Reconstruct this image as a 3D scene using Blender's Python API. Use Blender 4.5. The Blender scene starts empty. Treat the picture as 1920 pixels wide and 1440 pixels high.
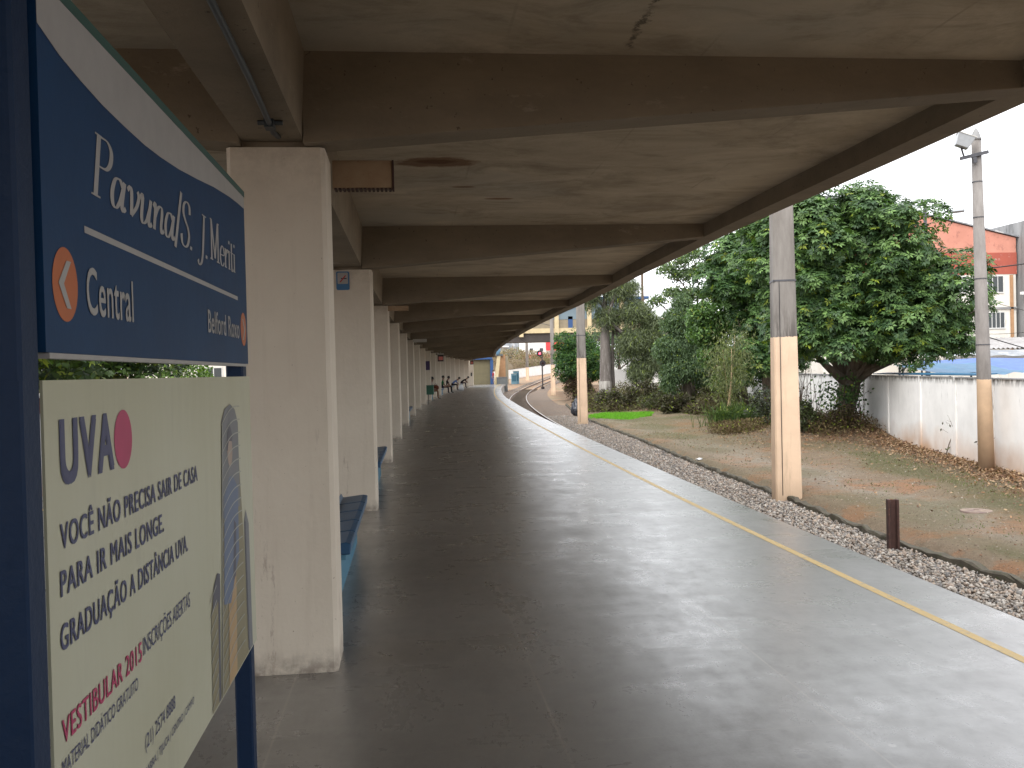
import bpy, bmesh, math, random
import numpy as np
from mathutils import Vector, Matrix
D = bpy.data; SC = bpy.context.scene; COL = SC.collection
PI = math.pi; rad = math.radians
rng = np.random.default_rng(7); random.seed(7)

# ------------------------------------------------------------------ camera, world, sun, exposure
def setup_camera():
    yaw, pitch, roll = rad(6.3), rad(-0.81), rad(1.4)
    f = Vector((math.sin(yaw)*math.cos(pitch), math.cos(yaw)*math.cos(pitch), math.sin(pitch)))
    rt = Vector((math.cos(yaw), -math.sin(yaw), 0)); up = rt.cross(f)
    R = rt*math.cos(roll) - up*math.sin(roll); U = up*math.cos(roll) + rt*math.sin(roll)
    m = Matrix((R, U, -f)).transposed().to_4x4(); m.translation = Vector((0, 0, 1.6))
    cd = D.cameras.new('camera'); c = D.objects.new('camera', cd); COL.objects.link(c)
    c.matrix_world = m; cd.lens = 33.0; cd.sensor_width = 36.0; cd.clip_start = 0.05; cd.clip_end = 3000
    SC.camera = c
setup_camera()

SUN_EL, SUN_AZ = rad(50), rad(218)        # azimuth measured clockwise from +Y
w = D.worlds.new("World"); SC.world = w; w.use_nodes = True
nt = w.node_tree; nt.nodes.clear()
sky = nt.nodes.new('ShaderNodeTexSky'); sky.sky_type = 'NISHITA'; sky.sun_disc = False
sky.sun_elevation = SUN_EL; sky.sun_rotation = SUN_AZ; sky.air_density = 1.0; sky.dust_density = 4.0
mix = nt.nodes.new('ShaderNodeMixRGB'); mix.inputs[0].default_value = 0.88
mix.inputs[2].default_value = (12.6, 12.8, 13.2, 1)      # even white overcast cloud layer
bg = nt.nodes.new('ShaderNodeBackground'); bg.inputs[1].default_value = 0.1
wo = nt.nodes.new('ShaderNodeOutputWorld')
nt.links.new(sky.outputs[0], mix.inputs[1]); nt.links.new(mix.outputs[0], bg.inputs[0]); nt.links.new(bg.outputs[0], wo.inputs[0])
sd = D.lights.new('sun', 'SUN'); sd.energy = 1.3; sd.angle = rad(40); sd.color = (1, .96, .9)
so = D.objects.new('sun', sd); COL.objects.link(so)
sdir = Vector((math.sin(SUN_AZ)*math.cos(SUN_EL), math.cos(SUN_AZ)*math.cos(SUN_EL), math.sin(SUN_EL)))
so.rotation_euler = sdir.to_track_quat('Z', 'Y').to_euler(); so.location = (20, 10, 30)
SC.view_settings.view_transform = 'Standard'; SC.view_settings.look = 'None'
SC.view_settings.gamma = 1; SC.view_settings.exposure = 1.0
SC.render.engine = 'CYCLES'
SC.cycles.max_bounces = 8; SC.cycles.diffuse_bounces = 4; SC.cycles.glossy_bounces = 3
SC.cycles.transmission_bounces = 3; SC.cycles.transparent_max_bounces = 4
SC.cycles.use_denoising = True; SC.cycles.sample_clamp_indirect = 6
SC.cycles.caustics_reflective = False; SC.cycles.caustics_refractive = False

# ------------------------------------------------------------------ the platform's curve
RAD = 650.0; X0, Y0 = -0.685, 6.0
def P(s, off, z=0.0):
    a = s/RAD
    return Vector((X0 + RAD - (RAD-off)*math.cos(a), Y0 + (RAD-off)*math.sin(a), z))
def SO(x, y):
    cx = X0+RAD
    return RAD*math.atan2(y-Y0, cx-x), RAD-math.hypot(x-cx, y-Y0)
def lin(x, xs, ys): return float(np.interp(x, xs, ys))
def edge_off(s): return lin(s, [-40, 0, 5, 10, 18, 30, 42, 50, 60, 68, 80, 90, 100, 109, 118], [4.37, 4.38, 4.44, 4.53, 4.62, 4.66, 4.65, 4.56, 4.5, 4.43, 4.22, 4.0, 3.7, 3.4, 2.9])
def canopy_off(s): return lin(s, [-40, 3, 5, 10, 15, 25, 36, 51, 65, 80, 95, 99], [4.46, 4.47, 4.48, 4.57, 4.68, 4.68, 4.67, 4.54, 4.25, 3.8, 3.2, 3.0])
def kerb_off(s): return lin(s, [-20, 4, 7, 11, 18, 27, 40, 50, 65], [7.4, 7.45, 7.4, 7.62, 7.85, 8.2, 8.3, 8.6, 9.2])

# ------------------------------------------------------------------ properties
def tag(o, label=None, cat=None, group=None, kind=None):
    if label: o['label'] = label
    if cat: o['category'] = cat
    if group: o['group'] = group
    if kind: o['kind'] = kind
    return o
def thing(name, label, cat, loc=(0, 0, 0), rz=0.0, group=None):
    o = D.objects.new(name, None); COL.objects.link(o); o.empty_display_size = .2
    o.location = loc; o.rotation_euler = (0, 0, rz)
    return tag(o, label, cat, group)
def copy_thing(root, loc, rz=0.0, label=None, group=None):
    r = root.copy(); COL.objects.link(r); r.location = loc; r.rotation_euler = (0, 0, rz)
    if label: r['label'] = label
    if group: r['group'] = group
    for ch in [c for c in D.objects if c.parent == root]:
        c = ch.copy(); COL.objects.link(c); c.parent = r
        for g in [q for q in D.objects if q.parent == ch]:
            d = g.copy(); COL.objects.link(d); d.parent = c
    return r

# ------------------------------------------------------------------ mesh builder
class MB:
    def __init__(s): s.v = []; s.f = []; s.mi = []; s.cur = 0
    def add(s, vs, fs):
        b = len(s.v); s.v += [tuple(v) for v in vs]; s.f += [tuple(i+b for i in f) for f in fs]; s.mi += [s.cur]*len(fs); return s
    def box(s, x0, x1, y0, y1, z0, z1, M=None):
        vs = [Vector((x, y, z)) for x in (x0, x1) for y in (y0, y1) for z in (z0, z1)]
        if M is not None: vs = [M @ v for v in vs]
        return s.add(vs, [(0, 1, 3, 2), (4, 6, 7, 5), (0, 4, 5, 1), (2, 3, 7, 6), (0, 2, 6, 4), (1, 5, 7, 3)])
    def cbox(s, x0, x1, y0, y1, z0, z1, c, M=None):      # box with chamfered vertical edges
        pts = [(x0+c, y0), (x1-c, y0), (x1, y0+c), (x1, y1-c), (x1-c, y1), (x0+c, y1), (x0, y1-c), (x0, y0+c)]
        return s.prism(pts, z0, z1, M)
    def prism(s, pts, z0, z1, M=None):
        n = len(pts); vs = [Vector((x, y, z0)) for x, y in pts] + [Vector((x, y, z1)) for x, y in pts]
        if M is not None: vs = [M @ v for v in vs]
        return s.add(vs, [tuple(range(n))[::-1], tuple(range(n, 2*n))] + [(i, (i+1) % n, n+(i+1) % n, n+i) for i in range(n)])
    def loft(s, rings, cap=True, closed=True):
        n = len(rings[0]); vs = [v for r in rings for v in r]; fs = []
        for k in range(len(rings)-1):
            for i in range(n if closed else n-1):
                j = (i+1) % n; fs.append((k*n+i, k*n+j, (k+1)*n+j, (k+1)*n+i))
        if cap and closed: fs += [tuple(range(n))[::-1], tuple((len(rings)-1)*n+i for i in range(n))]
        return s.add(vs, fs)
    def tube(s, pts, rs, n=8):
        pts = [Vector(p) for p in pts]
        if not hasattr(rs, '__len__'): rs = [rs]*len(pts)
        rings = []; ref = Vector((0.13, 0.27, 0.95)).normalized()
        for i, p in enumerate(pts):
            d = (pts[min(i+1, len(pts)-1)] - pts[max(i-1, 0)]).normalized()
            a = d.cross(ref)
            if a.length < .2: a = d.cross(Vector((1, 0, 0)))
            a.normalize(); b = d.cross(a).normalized()
            rings.append([p + (a*math.cos(2*PI*k/n) + b*math.sin(2*PI*k/n))*rs[i] for k in range(n)])
        return s.loft(rings)
    def sphere(s, c, r, n=12, m=7, sc=(1, 1, 1)):
        rings = []
        for i in range(m+1):
            t = PI*(i/m); t = min(max(t, .06), PI-.06)
            rings.append([Vector((c[0]+r*sc[0]*math.sin(t)*math.cos(2*PI*k/n), c[1]+r*sc[1]*math.sin(t)*math.sin(2*PI*k/n), c[2]-r*sc[2]*math.cos(t))) for k in range(n)])
        return s.loft(rings)
    def build(s, name, mat, parent=None, local=False, smooth=False, bevel=0):
        me = D.meshes.new(name); org = Vector((0, 0, 0))
        if parent is not None and not local:
            org = parent.location.copy()
            if parent.parent: org = org + parent.parent.location
        me.from_pydata([tuple(Vector(v)-org) for v in s.v], [], s.f)
        mats = mat if isinstance(mat, (list, tuple)) else [mat]
        for m in mats: me.materials.append(m)
        if len(mats) > 1: me.polygons.foreach_set('material_index', s.mi)
        bm = bmesh.new(); bm.from_mesh(me); bmesh.ops.recalc_face_normals(bm, faces=bm.faces); bm.to_mesh(me); bm.free()
        if smooth: me.polygons.foreach_set('use_smooth', [True]*len(me.polygons))
        o = D.objects.new(name, me); COL.objects.link(o)
        if parent is not None: o.parent = parent
        if bevel:
            b = o.modifiers.new('bevel', 'BEVEL'); b.width = bevel; b.segments = 2; b.limit_method = 'ANGLE'
        return o
def npmesh(name, V, F, mat, parent=None, col=None, smooth=False, fcol=None):
    """fast mesh from arrays; F (n,k) with constant k"""
    V = np.asarray(V, np.float32); F = np.asarray(F, np.int32); k = F.shape[1]
    org = np.zeros(3, np.float32)
    if parent is not None: org = np.array(parent.location, np.float32)
    me = D.meshes.new(name); me.vertices.add(len(V)); me.vertices.foreach_set('co', (V-org).ravel())
    me.loops.add(F.size); me.loops.foreach_set('vertex_index', F.ravel())
    me.polygons.add(len(F)); me.polygons.foreach_set('loop_start', np.arange(0, F.size, k, dtype=np.int32))
    try: me.polygons.foreach_set('loop_total', np.full(len(F), k, np.int32))
    except Exception: pass
    if smooth: me.polygons.foreach_set('use_smooth', np.ones(len(F), bool))
    me.update(calc_edges=True); me.validate()
    if col is not None:
        ca = me.color_attributes.new('Col', 'FLOAT_COLOR', 'POINT')
        c4 = np.ones((len(V), 4), np.float32); c4[:, :3] = col; ca.data.foreach_set('color', c4.ravel())
    me.materials.append(mat)
    o = D.objects.new(name, me); COL.objects.link(o)
    if parent is not None: o.parent = parent
    return o

# ------------------------------------------------------------------ node materials
class NM:
    def __init__(s, name):
        s.m = D.materials.new(name); s.m.use_nodes = True; s.t = s.m.node_tree; s.t.nodes.clear()
        s.b = s.n('ShaderNodeBsdfPrincipled'); s.o = s.n('ShaderNodeOutputMaterial'); s.l(s.b.outputs[0], s.o.inputs[0])
        s.co = s.n('ShaderNodeTexCoord').outputs['Object']
    def n(s, t): return s.t.nodes.new(t)
    def l(s, a, b): s.t.links.new(a, b)
    def geo(s): s.co = s.n('ShaderNodeNewGeometry').outputs['Position']; return s
    def map(s, sc=(1, 1, 1), loc=(0, 0, 0)):
        m = s.n('ShaderNodeMapping'); m.inputs['Scale'].default_value = sc; m.inputs['Location'].default_value = loc; s.l(s.co, m.inputs[0]); return m.outputs[0]
    def noise(s, scale, detail=4, rough=.6, vec=None, dist=0):
        n = s.n('ShaderNodeTexNoise'); n.inputs['Scale'].default_value = scale; n.inputs['Detail'].default_value = detail
        n.inputs['Roughness'].default_value = rough; n.inputs['Distortion'].default_value = dist
        s.l(vec if vec is not None else s.co, n.inputs['Vector']); return n.outputs[0]
    def ramp(s, v, a, b, va=0., vb=1.):
        r = s.n('ShaderNodeMapRange'); r.inputs[1].default_value = a; r.inputs[2].default_value = b; r.inputs[3].default_value = va; r.inputs[4].default_value = vb
        r.clamp = True; s.l(v, r.inputs[0]); return r.outputs[0]
    def math(s, op, a, b=0.0, c=None):
        m = s.n('ShaderNodeMath'); m.operation = op
        for i, x in enumerate((a, b) if c is None else (a, b, c)):
            if isinstance(x, (int, float)): m.inputs[i].default_value = x
            else: s.l(x, m.inputs[i])
        return m.outputs[0]
    def mix(s, f, a, b, mode='MIX'):
        m = s.n('ShaderNodeMixRGB'); m.blend_type = mode
        for i, x in enumerate((f, a, b)):
            if isinstance(x, (int, float)): m.inputs[i].default_value = x
            elif isinstance(x, tuple): m.inputs[i].default_value = (*x, 1)
            else: s.l(x, m.inputs[i])
        return m.outputs[0]
    def sep(s, v=None):
        q = s.n('ShaderNodeSeparateXYZ'); s.l(v if v is not None else s.co, q.inputs[0]); return q.outputs
    def bump(s, h, st=.3, dist=.02, prev=None):
        b = s.n('ShaderNodeBump'); b.inputs['Strength'].default_value = st; b.inputs['Distance'].default_value = dist; s.l(h, b.inputs['Height'])
        if prev is not None: s.l(prev, b.inputs['Normal'])
        s.l(b.outputs[0], s.b.inputs['Normal']); return b.outputs[0]
    def fin(s, col, rough=.7, metal=0, spec=None):
        if isinstance(col, tuple): s.b.inputs['Base Color'].default_value = (*col, 1)
        else: s.l(col, s.b.inputs['Base Color'])
        if isinstance(rough, (int, float)): s.b.inputs['Roughness'].default_value = rough
        else: s.l(rough, s.b.inputs['Roughness'])
        s.b.inputs['Metallic'].default_value = metal
        if spec is not None: s.b.inputs['Specular IOR Level'].default_value = spec
        return s.m
def gmat(name, c1, c2=None, rough=.7, scale=3., c3=None, s3=.7, metal=0, bump=.15, bs=40., lo=.35, hi=.65, spec=None, streak=False):
    """worn surface: two tones in noise patches, a third tone as sparse marks, fine bump"""
    q = NM(name); c2 = c2 or tuple(x*.8 for x in c1)
    vec = q.map((1, 1, .15)) if streak else None
    col = q.mix(q.ramp(q.noise(scale, 5, .65, vec), lo, hi), c1, c2)
    if c3: col = q.mix(q.ramp(q.noise(scale*2.3, 6, .7, vec), s3-.06, s3+.06), col, c3)
    col = q.mix(q.ramp(q.noise(bs*1.5, 2), .3, .7, 0, .25), col, tuple(x*.75 for x in c1))
    q.bump(q.noise(bs, 4), bump, .01)
    return q.fin(col, rough, metal, spec)
def flat(name, c, rough=.6, metal=0, var=.12, spec=None):
    q = NM(name); col = q.mix(q.ramp(q.noise(14, 4), .3, .7), c, tuple(x*(1-var) for x in c))
    return q.fin(col, rough, metal, spec)
def emis(name, c, st):
    q = NM(name); q.b.inputs['Emission Color'].default_value = (*c, 1); q.b.inputs['Emission Strength'].default_value = st
    return q.fin(c, .4)

def m_floor():
    q = NM('platform_floor_concrete').geo(); uv = q.n('ShaderNodeUVMap').outputs[0]; u = q.sep(uv)
    big = q.noise(.55, 6, .6); mid = q.noise(2.4, 7, .72, q.map((1, .5, 1)), .4); small = q.noise(9, 6, .75, q.map((1, .6, 1)))
    wear = q.noise(1.1, 8, .8, q.map((1.2, .4, 1)), .8)
    col = q.mix(q.ramp(big, .35, .68), (.128, .116, .103), (.168, .156, .142))
    col = q.mix(q.ramp(mid, .34, .80, 0, .6), col, (.082, .073, .064))
    col = q.mix(q.ramp(wear, .50, .68, 0, .3), col, (.21, .198, .182))
    col = q.mix(q.ramp(small, .48, .85, 0, .45), col, (.07, .064, .058))
    col = q.mix(q.ramp(q.noise(60, 3, .7), .35, .75, 0, .22), col, (.24, .225, .205))
    for sc, th, off in ((1.7, .04, (0, 0, 0)), (3.1, .035, (5, 3, 0))):       # chewing gum and oil spots
        sp = q.n('ShaderNodeTexVoronoi'); sp.inputs['Scale'].default_value = sc; q.l(q.map((1, 1, 1), off), sp.inputs['Vector'])
        col = q.mix(q.ramp(sp.outputs[0], th, th*1.5, .75, 0), col, (.055, .05, .046))
    sp = q.n('ShaderNodeTexVoronoi'); sp.inputs['Scale'].default_value = 2.3; q.l(q.map((1, 1, 1), (9, 1, 0)), sp.inputs['Vector'])
    col = q.mix(q.ramp(sp.outputs[0], .03, .045, .7, 0), col, (.36, .34, .32))
    jx = q.math('ABSOLUTE', q.math('SUBTRACT', q.math('FRACT', q.math('DIVIDE', q.math('SUBTRACT', u[1], .675), 1.25)), .5))
    jy = q.math('ABSOLUTE', q.math('SUBTRACT', q.math('FRACT', q.math('DIVIDE', q.math('ADD', u[0], 60.25), 1.2)), .5))
    jl = q.math('MAXIMUM', q.math('MULTIPLY', q.ramp(jx, .002, .006, 1, 0), q.ramp(q.math('ABSOLUTE', u[1]), 3.3, 3.4, 1, 0)), q.math('MULTIPLY', q.ramp(jy, .002, .0055, 1, 0), .5))
    jl = q.math('MULTIPLY', jl, q.ramp(q.noise(1.3, 5), .35, .6, .25, 1))
    col = q.mix(q.math('MULTIPLY', jl, .7), col, (.27, .235, .20))
    rough = q.ramp(mid, .30, .8, .23, .36); rough = q.math('ADD', rough, q.ramp(wear, .45, .7, 0, .07)); rough = q.math('ADD', rough, q.ramp(small, .45, .7, 0, .06))
    b = q.bump(q.noise(120, 3), .12, .004); b = q.bump(small, .04, .004, b); q.bump(q.noise(1.3, 3), .05, .03, b)
    st = q.noise(1.6, 7, .68, q.map((.55, 1.5, 1), (2, 4, 0)), .5); q.l(q.math('MULTIPLY', q.ramp(st, .34, .66, .9, .5), q.ramp(small, .4, .75, 1, .6)), q.b.inputs['Coat Weight'])
    q.l(q.math('ADD', q.ramp(st, .33, .68, .23, .33), q.ramp(mid, .4, .7, 0, .06)), q.b.inputs['Coat Roughness']); q.b.inputs['Coat IOR'].default_value = 1.5
    return q.fin(col, rough, 0, .8)
def m_slab():
    q = NM('stained_canopy_concrete').geo()
    col = q.mix(q.ramp(q.noise(.9, 7, .7, q.map((.8, 1.2, 1)), .6), .35, .65), (.60, .52, .395), (.39, .325, .235))
    col = q.mix(q.ramp(q.noise(.35, 5, .6), .52, .66, 0, .8), col, (.43, .40, .33))
    col = q.mix(q.ramp(q.noise(1.7, 8, .72, q.map((.7, 1.15, 1)), .8), .50, .70, 0, .6), col, (.18, .14, .095))
    col = q.mix(q.ramp(q.noise(5, 8, .8, q.map((.4, 1.5, 1))), .66, .70, 0, .6), col, (.24, .13, .06))
    p = q.sep()
    def stain(cx, cy, rx, ry, c, a, colr):
        nz = q.math('SUBTRACT', q.noise(6, 5, .7), .5)
        dx = q.math('DIVIDE', q.math('SUBTRACT', p[0], cx), rx); dy = q.math('DIVIDE', q.math('SUBTRACT', p[1], cy), ry)
        d = q.math('ADD', q.math('SQRT', q.math('ADD', q.math('MULTIPLY', dx, dx), q.math('MULTIPLY', dy, dy))), q.math('MULTIPLY', nz, .9))
        return q.mix(q.ramp(d, .75, 1.05, a, 0), c, colr)
    col = stain(.27, 7.68, .36, .20, col, .85, (.15, .065, .02))
    col = stain(.27, 7.66, .17, .09, col, .8, (.10, .038, .012))
    col = stain(.95, 9.3, .16, .05, col, .8, (.19, .085, .03))
    col = stain(1.25, 6.6, .16, .03, col, .7, (.15, .07, .03))
    col = stain(.55, 8.7, .12, .04, col, .8, (.16, .08, .03))
    col = stain(-1.9, 4.1, .45, .34, col, .5, (.33, .29, .21)); col = stain(-1.9, 4.1, .3, .2, col, .6, (.15, .12, .08))
    # a running crack
    cx = q.math('ADD', 1.2, q.math('MULTIPLY', q.math('SUBTRACT', q.noise(7, 5, .8), .5), .22))
    cr = q.math('MULTIPLY', q.ramp(q.math('ABSOLUTE', q.math('SUBTRACT', p[0], cx)), .002, .022, .8, 0), q.ramp(p[1], 4.98, 4.9, 0, 1))
    cr = q.math('MULTIPLY', cr, q.ramp(p[1], 3.8, 4.1)); cr = q.math('MULTIPLY', cr, q.ramp(q.noise(4, 3), .4, .5))
    col = q.mix(cr, col, (.05, .04, .03))
    bl = q.math('ABSOLUTE', q.math('SUBTRACT', q.math('FRACT', q.math('DIVIDE', p[0], 1.1)), .5)); col = q.mix(q.math('MULTIPLY', q.ramp(bl, .004, .010, 1, 0), q.ramp(q.noise(1.7, 5), .45, .65, 0, .3)), col, (.16, .125, .09))
    bl = q.math('ABSOLUTE', q.math('SUBTRACT', q.math('FRACT', q.math('DIVIDE', p[1], 2.2)), .5)); col = q.mix(q.math('MULTIPLY', q.ramp(bl, .002, .006, 1, 0), q.ramp(q.noise(1.9, 5), .48, .65, 0, .3)), col, (.46, .40, .31))
    q.bump(q.noise(30, 5), .3, .01); return q.fin(col, .85, 0, .3)
def m_beam():
    q = NM('raw_beam_concrete').geo()
    col = q.mix(q.ramp(q.noise(1.1, 6, .7, q.map((.6, 1, 1.4))), .35, .68), (.27, .225, .165), (.18, .148, .108))
    col = q.mix(q.ramp(q.noise(4, 7, .8, q.map((.5, .5, 1.2))), .6, .7, 0, .6), col, (.42, .38, .31))
    col = q.mix(q.ramp(q.noise(26, 3), .68, .72, 0, .8), col, (.08, .06, .045))
    q.bump(q.noise(35, 5), .35, .01); return q.fin(col, .85, 0, .3)
def m_column():
    q = NM('cream_painted_concrete'); p = q.sep()
    col = q.mix(q.ramp(q.noise(1.4, 5), .35, .7), (.62, .55, .45), (.55, .48, .39))
    col = q.mix(q.ramp(q.noise(3, 7, .75, q.map((1, 1, .3))), .62, .74, 0, .5), col, (.40, .33, .26))
    dirt = q.math('MULTIPLY', q.ramp(p[2], 0, .14, 1, 0), q.ramp(q.noise(14, 5), .35, .6)); col = q.mix(q.math('MULTIPLY', dirt, .8), col, (.14, .11, .09))
    col = q.mix(q.ramp(q.noise(55, 2), .72, .75, 0, .7), col, (.2, .15, .11))
    scuff = q.math('MULTIPLY', q.ramp(q.noise(5, 7, .8, q.map((1, 1, .2), (3, 1, 0))), .60, .64), q.ramp(p[2], 1.6, .9, 0, 1)); col = q.mix(q.math('MULTIPLY', scuff, .5), col, (.27, .2, .16))
    col = q.mix(q.ramp(q.noise(2.2, 7, .75, q.map((1.6, 1.6, .10), (0, 7, 0))), .55, .72, 0, .4), col, (.44, .37, .29)); col = q.mix(q.math('MULTIPLY', q.ramp(p[2], 2.45, 2.8), q.ramp(q.noise(6, 6, .8), .4, .65, 0, .6)), col, (.36, .31, .24))
    b = q.bump(q.noise(3, 4, .6), .25, .03); q.bump(q.noise(22, 6, .7), .4, .010, b); return q.fin(col, .62, 0, .4)
def m_ground():
    q = NM('earth_ground').geo()
    at = q.n('ShaderNodeVertexColor'); at.layer_name = 'Col'; z = q.n('ShaderNodeSeparateColor'); q.l(at.outputs[0], z.inputs[0]); z = z.outputs
    n1 = q.noise(.7, 6, .65); n2 = q.noise(3.1, 6, .7); n3 = q.noise(18, 5, .75); n4 = q.noise(70, 3, .7)
    col = q.mix(q.ramp(n2, .35, .65), (.42, .325, .235), (.29, .215, .145))
    col = q.mix(q.math('MULTIPLY', q.ramp(n1, .5, .57), .9), col, (.50, .25, .13))
    col = q.mix(q.math('MULTIPLY', z[0], q.ramp(n2, .3, .55)), col, (.46, .41, .335))
    col = q.mix(q.math('MULTIPLY', z[1], q.ramp(n3, .28, .5)), col, (.15, .165, .07))
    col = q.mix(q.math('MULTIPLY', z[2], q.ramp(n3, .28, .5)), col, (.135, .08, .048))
    col = q.mix(q.ramp(n4, .35, .7, 0, .65), col, (.15, .11, .08))
    vor = q.n('ShaderNodeTexVoronoi'); vor.inputs['Scale'].default_value = 14; q.l(q.co, vor.inputs['Vector'])
    col = q.mix(q.math('MULTIPLY', q.ramp(vor.outputs[0], .16, .24, 1, 0), q.ramp(n2, .50, .56, 0, .5)), col, (.42, .37, .31))
    col = q.mix(q.ramp(q.noise(7, 8, .85), .50, .72, 0, .45), col, (.13, .09, .06)); col = q.mix(q.ramp(q.noise(160, 2, .8), .45, .8, 0, .35), col, (.40, .33, .25))
    b = q.bump(n4, .9, .03); q.bump(n3, 1.0, .09, b)
    return q.fin(col, .95, 0, .15)
def m_ballast():
    q = NM('ballast_bed').geo(); vor = q.n('ShaderNodeTexVoronoi'); vor.inputs['Scale'].default_value = 17; q.l(q.co, vor.inputs['Vector'])
    hs = q.n('ShaderNodeSeparateColor'); q.l(vor.outputs['Color'], hs.inputs[0])
    col = q.mix(hs.outputs[0], (.15, .125, .105), (.42, .36, .30)); col = q.mix(q.ramp(hs.outputs[1], .7, .8), col, (.32, .20, .13))
    col = q.mix(q.ramp(vor.outputs[0], .35, .6, 0, .8), col, (.05, .04, .035))
    col = q.mix(q.ramp(q.noise(.6, 4), .45, .65, 0, .4), col, (.22, .15, .10))
    inv = q.math('SUBTRACT', 1, vor.outputs[0]); q.bump(inv, 1, .05); return q.fin(col, .9, 0, .2)
def m_attr(name, rough=.5, transl=0, spec=.5, noise=None):
    q = NM(name); at = q.n('ShaderNodeVertexColor'); at.layer_name = 'Col'; col = at.outputs[0]
    if noise: col = q.mix(q.ramp(q.noise(noise, 4), .3, .7, 0, .4), col, (.08, .07, .06))
    q.fin(col, rough, 0, spec)
    if transl:
        tr = q.n('ShaderNodeBsdfTranslucent'); q.l(q.mix(1.0, col, (1., 1.25, .45), 'MULTIPLY'), tr.inputs[0])
        mx = q.n('ShaderNodeMixShader'); mx.inputs[0].default_value = transl
        q.l(q.b.outputs[0], mx.inputs[1]); q.l(tr.outputs[0], mx.inputs[2]); q.l(mx.outputs[0], q.o.inputs[0])
    return q.m
def m_wall(name, base, streakcol=(.07, .06, .05), soil=(.50, .27, .12), zb=-.8, zt=1.15, amt=1.0):
    q = NM(name).geo(); p = q.sep()
    col = q.mix(q.ramp(q.noise(1.5, 5), .35, .7), base, tuple(x*.86 for x in base))
    st = q.noise(5.5, 6, .7, q.map((1, 1, .10))); hi = q.ramp(p[2], zb+.6, zt, 0.0, 1.0)
    m = q.math('MULTIPLY', q.ramp(q.math('ADD', st, q.math('MULTIPLY', hi, .06)), .66, .74), amt); col = q.mix(q.math('MULTIPLY', m, .85), col, streakcol)
    top = q.math('MULTIPLY', q.ramp(p[2], zt-.16, zt-.02), q.ramp(q.noise(7, 5, .7, q.map((1, 1, .35))), .42, .55)); col = q.mix(q.math('MULTIPLY', top, .8), col, (.12, .11, .10))
    sm = q.math('MULTIPLY', q.ramp(q.math('ADD', p[2], q.math('MULTIPLY', q.noise(.9, 5), -.9)), zb-.55, zb+.25, 1, 0), q.ramp(q.noise(.5, 3), .35, .6, .25, 1)); col = q.mix(sm, col, soil)
    q.bump(q.noise(25, 5), .3, .01); return q.fin(col, .85, 0, .3)
def m_pole():
    q = NM('band_painted_pole').geo(); p = q.sep()
    raw = q.mix(q.ramp(q.noise(2, 6, .7, q.map((1, 1, .2))), .35, .65), (.27, .25, .23), (.15, .135, .12))
    raw = q.mix(q.math('MULTIPLY', q.ramp(p[2], 2.1, 3.0, .8, 0), q.ramp(q.noise(14, 5, .7, q.map((1, 1, .12))), .4, .6)), raw, (.07, .06, .055))
    pt = q.mix(q.ramp(q.noise(1.8, 5), .35, .7), (.73, .54, .385), (.63, .46, .33))
    pt = q.mix(q.ramp(q.noise(7, 8, .8, q.map((1, 1, .4))), .66, .7, 0, .6), pt, (.25, .17, .11))
    pt = q.mix(q.ramp(p[2], -.95, -.55, .45, 0), pt, (.36, .26, .17))
    edge = q.math('ADD', p[2], q.math('MULTIPLY', q.noise(14, 6, .8), .10)); pt = q.mix(q.ramp(q.noise(3.5, 8, .8, q.map((1, 1, .12))), .56, .68, 0, .5), pt, (.42, .31, .21)); pt = q.mix(q.ramp(q.noise(30, 4, .8), .68, .72, 0, .7), pt, (.30, .27, .23))
    q.bump(q.noise(40, 4), .3, .006); return q.fin(q.mix(q.math('GREATER_THAN', edge, 2.16), pt, raw), .8, 0, .3)

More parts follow.
